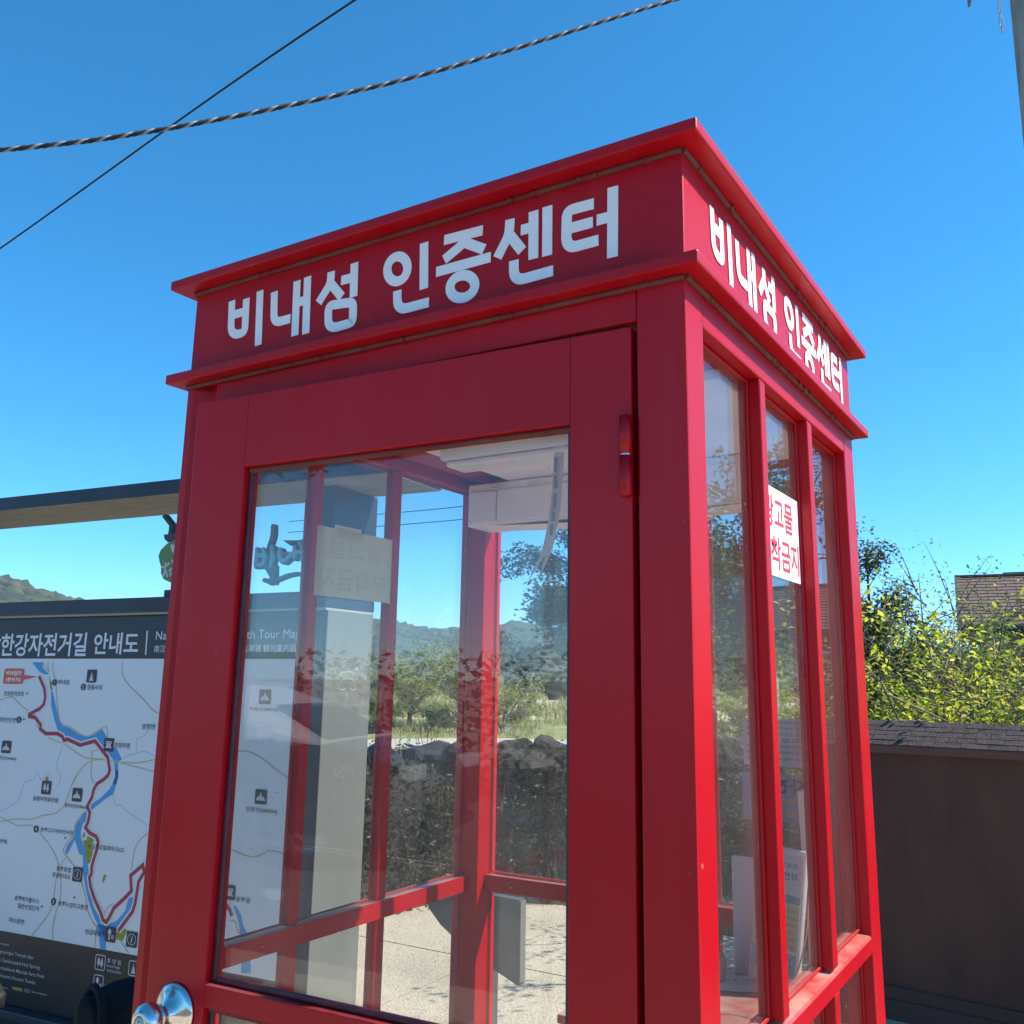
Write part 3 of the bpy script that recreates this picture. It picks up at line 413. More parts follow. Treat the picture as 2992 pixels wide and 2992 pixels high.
# rough grass and low growth over the lowland
pts = [];
for _ in range(20000):
    az = random.uniform(14,48); r = 16+44*random.random()**.7
    if abs(r-36.8-1.2*sin(az*.23)) < 4.2 or noise.noise((r*.25,az*.35,3)) < -.05: continue
    x,y,_z = pol(az,r); pts.append((x,y,-.98))
FGR = leaf_mat('meadow_grass', (.13,.16,.035), (.26,.27,.09), (.44,.39,.18), .45)
tag(link('meadow_grass', blades('meadow_grass', pts, .34, FGR, .5, .022), FGR), 'rough yellow green meadow grass either side of the pale road', 'grass', kind='stuff')
pts = []
for _ in range(14000):
    az = random.uniform(14,48); r = random.uniform(60,170)
    if noise.noise((r*.05,az*.25,9)) < .0: continue
    x,y,_z = pol(az,r); pts.append((x,y,-.965))
tag(link('field_grass', blades('field_grass', pts, .7, FGR, .5, .09), FGR), 'straggling tall grass in rows across the straw coloured field', 'grass', kind='stuff')

# hills
HILL = leaf_mat('forest_canopy', (.012,.026,.010), (.024,.042,.014), (.050,.062,.022), 0, .9)
hel = [(-40,1.2),(-10,1.2),(5,1.5),(14,2.0),(20,2.2),(26,2.5),(29.3,2.45),(30.5,2.75),(32,3.05),(34,2.75),(36.4,2.5),(38.5,2.6),(41.2,3.05),(43,3.5),(46,4.0),(52,3.6),(56,3.4),(58.3,3.9),(61.2,4.75),(66,5.3),(75,5.6),(90,4.8),(110,3),(140,1.5)]
def ridge(az): return float(np.interp(az, [a for a,_ in hel], [e for _,e in hel]))
def hz(az, r):
    t = max(0, min(1, (r-230)/230)); return -1+(math.tan(rad(ridge(az)))*460+2.55-1)*t**.9
vs = []; fs = []; rr_ = [228,260,300,340,380,420,460,520,640]; n = 180
for i in range(n):
    az = -40+180*i/(n-1)
    for r in rr_:
        z = hz(az, min(r,460)) - (max(0, r-460)*.12); x,y,_ = pol(az, r); vs.append((x,y,z+noise.noise((x*.02,y*.02,0))*2*(r > 240)))
m_ = len(rr_)
for i in range(n-1):
    for j in range(m_-1): q = i*m_+j; fs.append((q,q+1,q+m_+1,q+m_))
tag(MB().add(vs, fs, True).build('hills', mat('wooded_hillside', (.018,.032,.012), .95, col2=(.035,.05,.02), vs=.15)), kind='structure')
def blobs(name, C, R, m, squash=.8, sh=None):
    bm = bmesh.new(); bmesh.ops.create_icosphere(bm, subdivisions=2, radius=1); B = np.array([v.co[:] for v in bm.verts]); bm.verts.index_update(); T = np.array([[v.index for v in f.verts] for f in bm.faces]); bm.free()
    n = len(C); k = len(B); V = B[None]*(1+rng.normal(0,.17,(n,k,1))); V[:,:,2] *= squash; V = V*R[:,None,None]*rng.uniform(.8,1.25,(n,1,3))+C[:,None]
    F = (T[None]+np.arange(n)[:,None,None]*k).reshape(-1,3); s = np.clip((rng.uniform(0,1,n) if sh is None else sh)[:,None]+rng.normal(0,.12,(n,k)),0,1)
    return link(name, npmesh(name, V.reshape(-1,3), F, s.ravel()), m)
Cs = []; Rs = []
for _ in range(5200):
    az = random.uniform(14,72) if random.random() < .9 else random.uniform(-20,100); r = 235+235*random.random()**.8; R_ = random.uniform(1.8,3.6)*(.7+r/900); x,y,_ = pol(az,r); Cs.append((x,y,hz(az,r)+R_*.35)); Rs.append(R_)
tag(blobs('hill_forest', np.array(Cs), np.array(Rs), HILL), 'dark green forest covering the far hills', 'forest', kind='stuff')
Cs = []; Rs = []
for _ in range(900):
    az = random.uniform(-5,75); r = random.gauss(190,26); R_ = random.uniform(1.0,2.6); x,y,_ = pol(az,r); Cs.append((x,y,-1+R_*.5)); Rs.append(R_)
TREELINE = leaf_mat('treeline_leaf', (.02,.042,.012), (.04,.065,.018), (.085,.10,.03), 0, .9)
tag(blobs('far_trees', np.array(Cs), np.array(Rs), TREELINE, .9), 'belt of low trees at the far side of the straw coloured field', 'trees', kind='stuff')

# ------------------------------------------------------------------ trees and bushes
def tree(name, label, cat, base, trunk_h, r0, limbs, m_leaf, nleaf, lsize, bark=BARK, group=None, spread=.30, up=.35, twig_r=.012, seed=1, droop=.25, clump=None):
    """trunk, limbs (list of point lists) with side twigs; leaves gathered along the twigs"""
    rg = np.random.default_rng(seed); rd = random.Random(seed)
    t = thing(name, label, cat, base, group); B = Vector(base); mb = MB()
    if trunk_h > 0: mb.tube([B+Vector((0,0,-.2)), B+Vector((.03*trunk_h,0,trunk_h*.5)), B+Vector((0,.02,trunk_h))], [r0*1.25, r0, r0*.8], 9)
    tips = []
    for Lm in limbs:
        pts = [B+Vector(p[:3]) for p in Lm]; n = len(pts); rs = [r0*.62*(1-.8*i/(n-1)) for i in range(n)]; mb.tube(pts, rs, 6)
        for i in range(n-1):
            for k in range(5):
                f = rd.random(); p = pts[i].lerp(pts[i+1], f)
                if i == 0 and f < .45: continue
                d = (pts[i+1]-pts[i]).normalized(); q = Vector((rd.gauss(0,1),rd.gauss(0,1),rd.gauss(.15,.55))); q = (d*.6+q*.75).normalized(); l = (pts[-1]-pts[0]).length*rd.uniform(.15,.34)
                e = p+q*l+Vector((0,0,-droop*l*.3)); mb.tube([p, p.lerp(e,.5)+Vector((0,0,.06*l)), e], [twig_r*1.5, twig_r, twig_r*.4], 4, False); tips.append((p,e,l))
    mb.build('trunk', bark, t)
    P = []
    per = max(1, nleaf//max(1,len(tips)))
    for (a,e,l) in tips:
        f = rg.uniform(.2,1.05,per)[:,None]; c = np.array(a)*(1-f)+np.array(e)*f; q = clump or spread*l; g = rg.normal(0,1,(per,3)); g /= np.maximum(1,np.linalg.norm(g,axis=1)/1.5)[:,None]; P.append(c+g*np.array([q,q,q*.65]))
    P = np.concatenate(P); V, F, S = leaves(P, lsize, rg, up, .5, droop)
    c = link('crown', npmesh('crown', V, F, S), m_leaf, t); c['kind'] = 'stuff'; return t
OAK = leaf_mat('dark_green_leaf', (.018,.034,.010), (.034,.056,.014), (.07,.085,.022), .35)
YEL = leaf_mat('yellow_green_leaf', (.13,.21,.02), (.30,.37,.03), (.48,.47,.06), .55)
GRN = leaf_mat('mid_green_leaf', (.045,.10,.02), (.08,.155,.03), (.14,.21,.045), .5)
OLV = leaf_mat('olive_leaf', (.03,.038,.009), (.058,.062,.014), (.12,.10,.022), .35)
FIE = leaf_mat('field_tree_leaf', (.12,.155,.03), (.22,.25,.055), (.34,.33,.09), .5)
def limbs_round(n, h0, h1, R, seed, flat=.5, az=None):
    rd = random.Random(seed); out = []
    for i in range(n):
        a = 2*pi*i/n+rd.uniform(-.3,.3); k = rd.uniform(.65,1); z1 = h0+(h1-h0)*rd.uniform(.1,1); rr1 = R*k*math.sqrt(max(.15,1-((z1-h0)/(h1-h0+1e-6)-.35)**2))
        out.append([(0,0,h0*rd.uniform(.75,1)), (cos(a)*rr1*.45, sin(a)*rr1*.45, h0+(z1-h0)*.55), (cos(a)*rr1*.8, sin(a)*rr1*.8, h0+(z1-h0)*.9), (cos(a)*rr1, sin(a)*rr1, z1)])
    return out
# big spreading tree behind the booth
tb = pol(21.5, 20, -.8)
lim = []
for a,l,z0,z1 in [(0,2.9,2.6,3.9),(18,2.8,3.2,5.0),(-20,2.9,2.7,3.3),(178,3.9,2.7,3.2),(160,3.4,3.3,4.6),(200,3.4,3.0,4.0),(90,4,3.5,5.6),(-90,4,3.2,5.4),(45,3.0,3.8,6.0),(135,3.6,3.8,6.0),(-45,3.2,3.4,4.2),(-135,3.6,3.2,3.9),(30,2.6,4,7),(210,2.8,4,7.1),(100,2,4,7.4),(172,3.2,3.1,5.4),(8,2.7,3.2,5.6)]:
    a = rad(a+21.5); lim.append([(0,0,2.2),(cos(a)*l*.3,sin(a)*l*.3,z0),(cos(a)*l*.65,sin(a)*l*.65,(z0+z1)/2+.2),(cos(a)*l,sin(a)*l,z1-.3)])
tree('spreading_tree', 'big dark spreading tree hanging over the field behind the booth', 'tree', tb, 2.4, .26, lim, OAK, 90000, .115, seed=5, spread=.26, twig_r=.02, clump=.24)
# field trees
x,y,z = pol(38.7,49,-1); tree('field_tree', 'small bushy tree with bare forked trunk beyond the pale road', 'tree', (x,y,z), .7, .13, limbs_round(9,.75,3.7,1.9,3), FIE, 10000, .13, seed=8, spread=.4, twig_r=.02)
x,y,z = pol(35.4,53,-1); tree('field_tree', 'taller rounded tree beside the red corner post beyond the road', 'tree', (x,y,z), .8, .13, limbs_round(11,.7,4.6,2.4,4), FIE, 12000, .13, seed=9, spread=.4, twig_r=.02)
for i,(az,r,h,R_,lb) in enumerate([(42.2,44,1.7,1.6,'low green shrub by the road right of the grey pillar'),(40.6,46,1.5,1.5,'spreading low shrub left of the forked field tree'),(36.9,47,1.1,1.3,'short shrub between the two field trees'),(33.2,46,2.6,1.9,'leaning shrub right of the red corner post'),(43.6,60,2.4,2.2,'tall shrub behind the low green shrub by the pillar'),(18.6,42,2.4,2.0,'shrub in the field seen through the first side pane'),(16.2,40,2.0,1.8,'shrub in the field seen through the second side pane')]):
    x,y,z = pol(az,r,-1); tree('field_shrub', lb, 'shrub', (x,y,z), .15, .05, limbs_round(9,.2,h,R_,20+i), GRN if i in (0,1,2) else FIE, 4200, .15, seed=30+i, spread=.45, twig_r=.012, group='shrubs beyond the pale road')
# ------------------------------------------------------------------ right side: brown wall, bushes, house
wd = Vector((.9923,-.1237,0)); wn = Vector((-.1237,-.9923,0)); wo = Vector((-.85,3.882,0))   # along to the right, outward to the front
def WF(a,t,z): p = wo+wd*a+wn*t; return (p.x,p.y,z)
BROWN = mat('dark_brown_render', (.090,.040,.026), .85, var=.28, vs=3.5, bump=.4, bs=90, stretch=(1,1,.4))
BROWN2 = mat('dark_brown_trim', (.095,.048,.036), .8, var=.2, vs=6, bump=.3, bs=40, stretch=(.3,1,1))
SHING = mat('brown_asphalt_shingle', (.062,.046,.043), .95, var=.4, vs=30, bump=.6, bs=120)
wall = thing('garden_wall', 'dark brown rendered wall with a shingled coping right of the booth', 'wall', (-.85,3.882,0))
WL = 6.4
MB(WF).box(0,WL,-.22,0,0,1.215).build('wall_panel', BROWN, wall)
MB(WF).box(-.02,WL+.02,0.0005,.03,0,.10,.004).build('plinth', BROWN2, wall)
MB(WF).box(-.01,WL+.01,0.0005,.022,.1005,.155,.004).build('plinth_cap', BROWN2, wall)
MB(WF).box(-.04,WL+.04,-.26,.045,1.2155,1.255,.004).build('coping_board', BROWN2, wall)
mb = MB(WF); L_ = WL+.04
mb.add([(-.04,.045,1.2555),(L_,.045,1.2555),(L_,-.11,1.362),(-.04,-.11,1.362),(-.04,-.26,1.2555),(L_,-.26,1.2555)], [(0,1,2,3),(3,2,5,4),(0,3,4),(1,5,2),(0,4,5,1)]).build('coping_core', SHING, wall)
shm = None; sl = (Vector(WF(0,-.11,1.362))-Vector(WF(0,.045,1.2555)))
rows = 5
for r in range(rows):
    n = 0; a = -.04-(r%2)*.06
    while a < 2.6:
        lo = .155*(1-r/rows)-.11+.004; hi = lo-.155/rows*1.15; f = lambda t: 1.2555+(.045-t)/.155*.1065
        a1 = a+.118
        if shm is None or True:
            mb = MB(WF); j = random.uniform(0,.0015); k = random.uniform(-.0012,.0012)
            mb.add([(max(a,-.04)+.001,lo,f(lo)+.002),(a1,lo,f(lo)+.002),(a1,hi,f(hi)+.002),(max(a,-.04)+.001,hi,f(hi)+.002),(max(a,-.04)+.001,lo+k,f(lo)+.0045+j),(a1,lo+k,f(lo)+.0045+j),(a1,hi,f(hi)+.003),(max(a,-.04)+.001,hi,f(hi)+.003)], [(0,3,2,1),(4,5,6,7),(0,1,5,4),(1,2,6,5),(2,3,7,6),(3,0,4,7)])
            if a1 > -.03: mb.build('shingle', SHING, wall)
        a += .12
# bushes over the wall
def stems(n, w0, w1, dy, h, seed, lean=.25):
    rd = random.Random(seed); out = []
    for i in range(n):
        x = rd.uniform(w0,w1); y = rd.uniform(-dy,dy); hh = h*rd.uniform(.55,1.05); lx = rd.gauss(0,lean)*hh; ly = rd.gauss(0,lean*.6)*hh
        out.append([(x,y,.0),(x+lx*.25,y+ly*.25,hh*.45),(x+lx*.7,y+ly*.7,hh*.8),(x+lx*1.25,y+ly*1.2,hh*.98)])
    return out
def bush(label, x, y, w, h, n, nl, ml, ls, seed, lean=.28, spread=.26, name='leafy_bush', dy=.35, tw=.004, up=.6):
    return tree(name, label, 'bush', (x,y,0), 0, .02, stems(n,-w,w,dy,h,seed,lean), ml, nl, ls, TWIG, None, spread, up, tw, seed, .35, .085)
bush('yellow green bush above the brown wall nearest the booth', -.45, 4.9, .55, 1.95, 14, 6500, YEL, .044, 41)
bush('yellow green bush above the brown wall at the right edge', .75, 4.95, .60, 1.92, 14, 6500, YEL, .044, 42)
bush('bare stemmed bush with few yellow leaves in the middle of the wall', .1, 5.3, .45, 1.85, 17, 3400, YEL, .042, 43, .3)
bush('yellow green bush beyond the right end of the picture wall', 2.2, 5.0, .9, 1.9, 12, 4600, YEL, .046, 44)
bush('dark leafy bush low behind the yellow bushes', .1, 6.3, 1.6, 1.75, 18, 9000, OLV, .05, 45, .2, .3, 'leafy_bush', .5)
bush('mid green sapling with feathery leaves below the gap in the sky', -.82, 7.8, .42, 2.25, 13, 7500, GRN, .042, 46, .15, .25, 'green_sapling')
bush('thin grey green sapling with small leaves left of the house roof', -.72, 9.3, .50, 2.55, 15, 5200, OLV, .036, 47, .16, .34, 'thin_sapling', tw=.005)
bush('green shrub in front of the house roof', -.15, 7.3, .40, 2.1, 10, 4200, GRN, .040, 48, .2, .26, 'green_shrub')
tree('olive_tree', 'tall dark olive tree rising right of the booth window', 'tree', (-1.72,9.6,0), .9, .07, limbs_round(10,.9,1.8,.72,51)+[[(0,0,1),(-.1,0,1.7),(-.04,.1,2.3),(-.02,.0,2.85)],[(0,0,1),(-.35,.1,1.8),(-.45,0,2.0),(-.3,0,2.35)],[(0,0,1),(.2,.1,1.4),(.38,0,1.8),(.52,0,2.0)],[(0,0,1.2),(.05,0,2.0),(.15,.1,2.1),(.25,0,2.3)]], OLV, 24000, .055, seed=52, spread=.15, twig_r=.008, clump=.10)
tree('roadside_tree', 'leafy tree right of the house, seen only mirrored in the side panes', 'tree', (4.9,12.6,0), 1.6, .16, limbs_round(12,1.7,5.2,2.3,71), OAK, 12000, .11, seed=72, spread=.3, twig_r=.012, clump=.2)
# house
hd = thing('house', 'low house with a brown shingled roof behind the bushes at right', 'house', (1.2,17.5,0))
HS = lambda x, y, z: (x, y, z)
ROOFM = mat('reddish_brown_shingle', (.13,.088,.075), .95, var=.3, vs=14, bump=.5, bs=60)
x0, x1 = -1.84, 6.5; ye, yr, ze, zr = 16.2, 18.6, 2.50, 3.55
MB().box(-1.5,6.2,16.9,20.3,0,2.44).build('house_wall', mat('grey_render', (.24,.22,.20), .9, var=.15, vs=2), hd)
MB().add([(x0,ye,ze),(x1,ye,ze),(x1,yr,zr),(x0,yr,zr),(x0,2*yr-ye,ze),(x1,2*yr-ye,ze),(x0,ye,ze-.09),(x1,ye,ze-.09),(x0,2*yr-ye,ze-.09),(x1,2*yr-ye,ze-.09)], [(0,1,2,3),(3,2,5,4),(6,7,1,0),(4,5,9,8),(6,0,3,4,8),(7,9,5,2,1),(6,8,9,7)]).build('roof', mat('roof_deck', (.06,.045,.04), .9), hd)
nrow = 15
for r in range(nrow):
    f0 = r/nrow; f1 = (r+1)/nrow+.01; mb = MB(); a = x0-(r%2)*.16
    y_0, z_0, y_1, z_1 = ye+(yr-ye)*f0, ze+(zr-ze)*f0, ye+(yr-ye)*min(1,f1), ze+(zr-ze)*min(1,f1)
    while a < x1:
        b = min(a+.31, x1); aa = max(a,x0)
        if b > aa: mb.add([(aa,y_0,z_0+.004),(b,y_0,z_0+.004),(b,y_1,z_1+.004),(aa,y_1,z_1+.004),(aa,y_0-.004,z_0+.022),(b,y_0-.004,z_0+.022),(b,y_1,z_1+.008),(aa,y_1,z_1+.008)], [(4,5,6,7),(0,1,5,4),(1,2,6,5),(2,3,7,6),(3,0,4,7)])
        a += .32
    mb.build('shingle_course', ROOFM, hd)
MB().box(x0-.02,x1+.02,yr-.09,yr+.09,zr-.005,zr+.035,.01).build('ridge_cap', ROOFM, hd)
MB().box(-1.05,x1,yr-.07,yr+.07,zr+.036,zr+.062,.01).build('ridge_board', mat('grey_flashing', (.14,.15,.16), .5), hd)
MB().add([(x0-.05,ye-.02,ze-.13),(x0-.05,yr,zr-.03),(x0-.05,2*yr-ye+.02,ze-.13),(x0-.05,2*yr-ye+.02,ze+.03),(x0-.05,yr,zr+.05),(x0-.05,ye-.02,ze+.03),(x0-.002,ye-.02,ze-.13),(x0-.002,yr,zr-.03),(x0-.002,2*yr-ye+.02,ze-.13),(x0-.002,2*yr-ye+.02,ze+.03),(x0-.002,yr,zr+.05),(x0-.002,ye-.02,ze+.03)], [(0,1,4,5),(1,2,3,4),(6,11,10,7),(7,10,9,8),(0,5,11,6),(5,4,10,11),(4,3,9,10),(0,6,7,1),(1,7,8,2)]).build('barge_board', mat('dark_barge_board', (.045,.038,.035), .8), hd)
MB().box(x0+.02,x1,ye-.10,ye-.001,ze-.16,ze-.05,.01).build('gutter', BLACK, hd)
cz = MB(); zz0, zz1 = 2.02, 2.18
for i in range(60):
    a = -.75+i*.11
    cz.add([(a,15.3,zz0),(a+.035,15.3,zz0+.028),(a+.075,15.3,zz0+.028),(a+.11,15.3,zz0),(a,16.88,zz1),(a+.035,16.88,zz1+.028),(a+.075,16.88,zz1+.028),(a+.11,16.88,zz1)], [(0,1,5,4),(1,2,6,5),(2,3,7,6)])
cz.build('corrugated_canopy', mat('blue_grey_corrugated_sheet', (.30,.36,.42), .4, .3), hd)
MB().box(-.7,6.3,15.32,15.38,zz0-.09,zz0-.01).build('canopy_beam', GREY_METAL, hd)
for xx in (-.6,2.2,4.2): MB().box(xx,xx+.06,15.33,15.39,0,zz0-.09).build('canopy_post', GREY_METAL, hd)
for xx in (-.6,.9,2.4):
    fr = MB().box(xx,xx+1.2,16.85,16.899,.85,1.85).build('window', mat('white_window_frame', (.6,.6,.58), .5), hd)
    for q in (xx+.05,xx+.63): MB().box(q,q+.52,16.835,16.849,.9,1.8).build('pane', mat('dark_window_glass', (.02,.025,.03), .08), fr)

hd.rotation_euler = (0,0,rad(6.6)); hd.location.x += .10
# concrete utility pole, top right
POLE = mat('weathered_concrete', (.24,.225,.205), .9, var=.3, vs=7, bump=.5, bs=40, stretch=(1,1,.25))
up = thing('utility_pole', 'grey weathered concrete utility pole at the top right edge', 'utility pole', (.385,9.95,0))
px_, py_ = .385, 9.95
MB().lathe([(0,.235),(4,.215),(8,.19),(13,.155),(13.02,.10),(13.03,.001)], (px_,py_,0), (0,0,1), 24).build('pole_shaft', POLE, up)
for zz in (3.0,5.6,11.9): MB().lathe([(0,.19),(0,.215),(.06,.215),(.06,.19)], (px_,py_,zz), (0,0,1), 24).build('steel_band', GREY_METAL, up)
MB().box(-1.9,2.6,py_-.34,py_-.24,12.32,12.42,.006).build('crossarm', GREY_METAL, up)
for xx in (-1.7,-.9,1.6): MB().lathe([(0,.02),(.02,.06),(.05,.04),(.07,.06),(.10,.04),(.13,.055),(.16,.02)], (xx,py_-.29,12.42), (0,0,1), 14).build('insulator', mat('porcelain', (.5,.48,.45), .2), up)
MB().tube([(.02,9.75,11.6),(-.07,9.62,10.4),(-.175,9.545,9.53),(-.205,9.57,9.30)], [.05,.05,.046,.012], 8).build('strap_end', mat('grey_strap', (.14,.13,.14), .7), up)
mb = MB()
for ph in (0,2.1,4.2):
    P = [(.115+.017*sin(k*.9+ph)*(1+.7*sin(k*.37+ph)), 9.474+.014*cos(k*.8+ph), 11.1-k*.0708) for k in range(34)]
    mb.tube(P, .0048, 5)
mb.build('hanging_wire', mat('grey_cable', (.22,.21,.23), .6), up)
# cables overhead
def smooth_path(P, n=14):
    P = [Vector(p) for p in P]; out = []
    for i in range(len(P)-1):
        a = P[max(i-1,0)]; b = P[i]; c = P[i+1]; d = P[min(i+2,len(P)-1)]
        for k in range(n):
            t = k/n; out.append(.5*((2*b)+(c-a)*t+(2*a-5*b+4*c-d)*t*t+(3*b-a-3*c+d)*t**3))
    return out+[P[-1]]
rp = smooth_path([(-6.2,-2.6,2.45),(-3.5,-.35,3.06),(-2.669,.425,3.32),(-2.265,.806,3.49),(-1.799,1.312,3.794),(-1.424,1.709,4.074),(-.927,2.265,4.499),(-.3,3.1,5.12),(.12,5.6,6.95),(.40,9.7,9.9)], 60)
rope = thing('twisted_rope', 'thick black and white twisted rope slung across the sky', 'rope', (-2.265,.806,3.49))
ln = 0; acc = [0]
for i in range(1,len(rp)): ln += (rp[i]-rp[i-1]).length; acc.append(ln)
for k,(m,nm) in enumerate([(mat('black_strand', (.012,.012,.016), .7), 'black_strand'),(mat('white_strand', (.27,.27,.28), .8, var=.35, vs=60), 'white_strand'),(mat('black_strand_b', (.016,.016,.02), .7), 'black_strand')]):
    P = []
    N_ = int(ln/.008); 
    for i in range(N_):
        s_ = i*.008; j = max(1, int(np.searchsorted(acc, s_))); f = (s_-acc[j-1])/(acc[j]-acc[j-1]+1e-9); c = rp[j-1].lerp(rp[j], f); d = (rp[j]-rp[j-1]).normalized(); a = d.cross(Vector((0,0,1))).normalized(); b = a.cross(d); ph = 2*pi*s_/.075+k*2*pi/3
        P.append(c+(a*cos(ph)+b*sin(ph))*.0046)
    mb = MB(); mb.tube(P, .0047, 5); mb.build(nm, m, rope)
def cable(label, P, r, group=None):
    o = MB().tube(smooth_path(P, 10), r, 6).build('cable', BLACK); return tag(o, label, 'cable', group)
cable('thin straight black cable crossing the upper left of the sky', [(-17.5,4.9,5.8),(-11.3,4.81,6.92),(-5.21,4.69,7.99),(1.5,4.6,8.7)], .011)

# far power pole with a yellow plate, seen through the first side pane
pp = thing('power_pole', 'far power pole with crossarms and a yellow plate behind the booth', 'utility pole', pol(17.2,24))
bx,by,_ = pol(17.2,24); MB().lathe([(0,.19),(9,.14),(9.01,.001)], (bx,by,-1), (0,0,1), 16).build('pole_shaft', POLE, pp)
MB().box(bx-2.0,bx+1.2,by-.12,by-.02,6.22,6.32).build('crossarm', GREY_METAL, pp); MB().box(bx-2.0,bx+1.2,by-.12,by-.02,6.72,6.80).build('crossarm', GREY_METAL, pp)
MB().box(bx-1.75,bx+.2,by-.16,by-.122,5.85,6.15).build('warning_plate', mat('faded_yellow', (.42,.33,.07), .6, var=.2, vs=8), pp)
for xx in (-1.5,-1.0,-.5): MB().lathe([(0,.03),(.05,.07),(.1,.04),(.15,.07),(.2,.04),(.25,.06),(.3,.02)], (bx+xx,by-.07,6.33), (0,0,1), 12).build('insulator', BLACK, pp)
for i,dz in enumerate((6.5,6.9,8.2)): cable(['lowest wire strung to the far power pole','middle wire strung to the far power pole','highest wire strung to the far power pole'][i], [(bx-1.2+.5*i,by-.07,dz),(bx-9,by-.5,dz-.25),(bx-18,by+1,dz+.2)], .014)
# ------------------------------------------------------------------ the red booth
D = .968; ZT, ZT2, ZL, ZL2, ZH, ZR, ZR0 = 2.2909, 2.2722, 2.1038, 2.0847, 2.0317, 1.0718, 1.042
booth = thing('telephone_booth', 'red telephone booth with a white lettered fascia and glass sides', 'booth', (-.5,.484,0))
b = .003
def bx_(nm, *a, m=None, p=None, bev=b, tf=None): return MB(tf).box(*a, bev).build(nm, m or RED, p or booth)
bx_('plinth', -1.01, .01, -.01, D+.01, .012, .10)
roof = bx_('roof_cap', -1.035, .035, -.035, D+.035, ZT2, ZT)
# roof crown: low hipped sheet on the cap
MB().add([(-1.0,0,ZT),(0,0,ZT),(0,D,ZT),(-1.0,D,ZT),(-.5,D/2,ZT+.035)], [(0,1,4),(1,2,4),(2,3,4),(3,0,4)]).build('roof_sheet', RED, roof)
bx_('fascia', -1, 0, 0, D, ZL, ZT2-.0005)
bx_('ledge', -1.0304, .0304, -.0304, D+.0304, ZL2, ZL-.0005)
def bead(nm, z, m, r=.0075):      # sealed bead where a ledge meets the wall below it
    mb = MB(); o = r*.35
    for P in ([(-1,-o,z),(0,-o,z)],[(o,0,z),(o,D,z)],[(-1,D+o,z),(0,D+o,z)],[(-1-o,0,z),(-1-o,D,z)]): mb.tube(P, r, 8)
    for i in range(9):
        q = random.uniform(-.95,-.05); s = random.uniform(.003,.006); mb.lathe([(-s,.0005),(-s*.6,s*.8),(0,s),(s*.6,s*.8),(s,.0005)], (q,-o-r*.8,z-.002), (1,0,0), 8)
        q = random.uniform(.05,.9); mb.lathe([(-s,.0005),(-s*.6,s*.8),(0,s),(s*.6,s*.8),(s,.0005)], (o+r*.8,q,z-.002), (0,1,0), 8)
    return mb.build(nm, m, booth)
SEALR = mat('dirty_red_sealant', (.16,.006,.010), .65, col2=(.15,.045,.035), vs=13, bump=.5, bs=60)
bead('bead', ZT2-.003, SEALR, .0052); bead('bead', ZL2-.003, SEALR, .0050)
# frame
FL = -.925  # left post inner face at the door
bx_('corner_post', -.072, 0, 0, .0649, .1005, ZL2-.0005)
MB().add([(-1,0,.1005),(-.984,0,.1005),(-.962,.022,.1005),(FL,.022,.1005),(FL,.065,.1005),(-1,.065,.1005)]+[(x,y,ZL2-.0005) for x,y in [(-1,0),(-.984,0),(-.962,.022),(FL,.022),(FL,.065),(-1,.065)]],
    [(0,1,2,3,4,5)[::-1],(6,7,8,9,10,11)]+[(i,(i+1)%6,(i+1)%6+6,i+6) for i in range(6)]).build('corner_post', RED, booth)
bx_('corner_post', -.072, 0, .889, D, .1005, ZL2-.0005)
bx_('corner_post', -1, -.925, .889, D, .1005, ZL2-.0005)
bx_('header', FL+.0005, -.0725, .002, .060, 2.034, ZL2-.0005)
bx_('header', -.046, -.0005, .0655, .8885, ZH, ZL2-.0005)
bx_('header', -.9245, -.0725, D-.046, D-.0005, ZH, ZL2-.0005)
bx_('header', -.9995, -.954, .0655, .8885, ZH, ZL2-.0005)
bx_('door_stop', -.095, -.0725, .045, .060, .13, 2.0335)
def bay(tf, a0, a1, m1, m2, ts):
    """one glazed side; local (a along the side, t inward from the outer face, z)"""
    for (z0, z1) in ((.1005,.30),): MB(tf).box(a0+.0005, a1-.0005, .004, .055, z0, z1, b).build('kick_panel', RED, booth)
    # middle rail with a sloping dusty sill
    P = [(.001,ZR0),(.001,ZR-.004),(.004,ZR),(.029,ZR+.004),(.046,ZR+.006),(.046,ZR0)]
    mb = MB(tf); n = len(P); mb.add([(a0+.0005,t,z) for t,z in P]+[(a1-.0005,t,z) for t,z in P], [tuple(range(n))]+[tuple(range(n,2*n))[::-1]]+[(i,(i+1)%n,(i+1)%n+n,i+n) for i in range(n)]); mb.build('rail', RED, booth)
    for (p,q) in ((m1-.014,m1+.014),(m2-.0155,m2+.0155)):
        MB(tf).box(p, q, ts, .040, ZR+.0065, ZH-.0005, b).build('mullion', RED, booth)
        MB(tf).box(p, q, ts, .040, .3005, ZR0-.0005, b).build('mullion', RED, booth)
    ed = [a0, m1-.014, m1+.014, m2-.0155, m2+.0155, a1]
    for i in (0,2,4):
        for (z0,z1) in ((ZR+.006,ZH),(.30,ZR0)):
            c0, c1 = ed[i]+.001, ed[i+1]-.001
            g = MB(tf).box(c0+.002, c1-.002, .0255, .0305, z0+.002, z1-.002).build('glass_pane', GLASS, booth)
            mb = MB(tf); s = .006
            mb.box(c0, c0+s, .0205, .0250, z0+.001, z1-.001, .002); mb.box(c1-s, c1, .0205, .0250, z0+.001, z1-.001, .002); mb.box(c0+s, c1-s, .0205, .0250, z1-s-.001, z1-.001, .002); mb.box(c0+s, c1-s, .0205, .0250, z0+.001, z0+s, .002)
            mb.build('glazing_seal', RED_CLEAN, g)
bay(lambda a,t,z: (-t, a, z), .0649, .889, .332, .616, .0015)
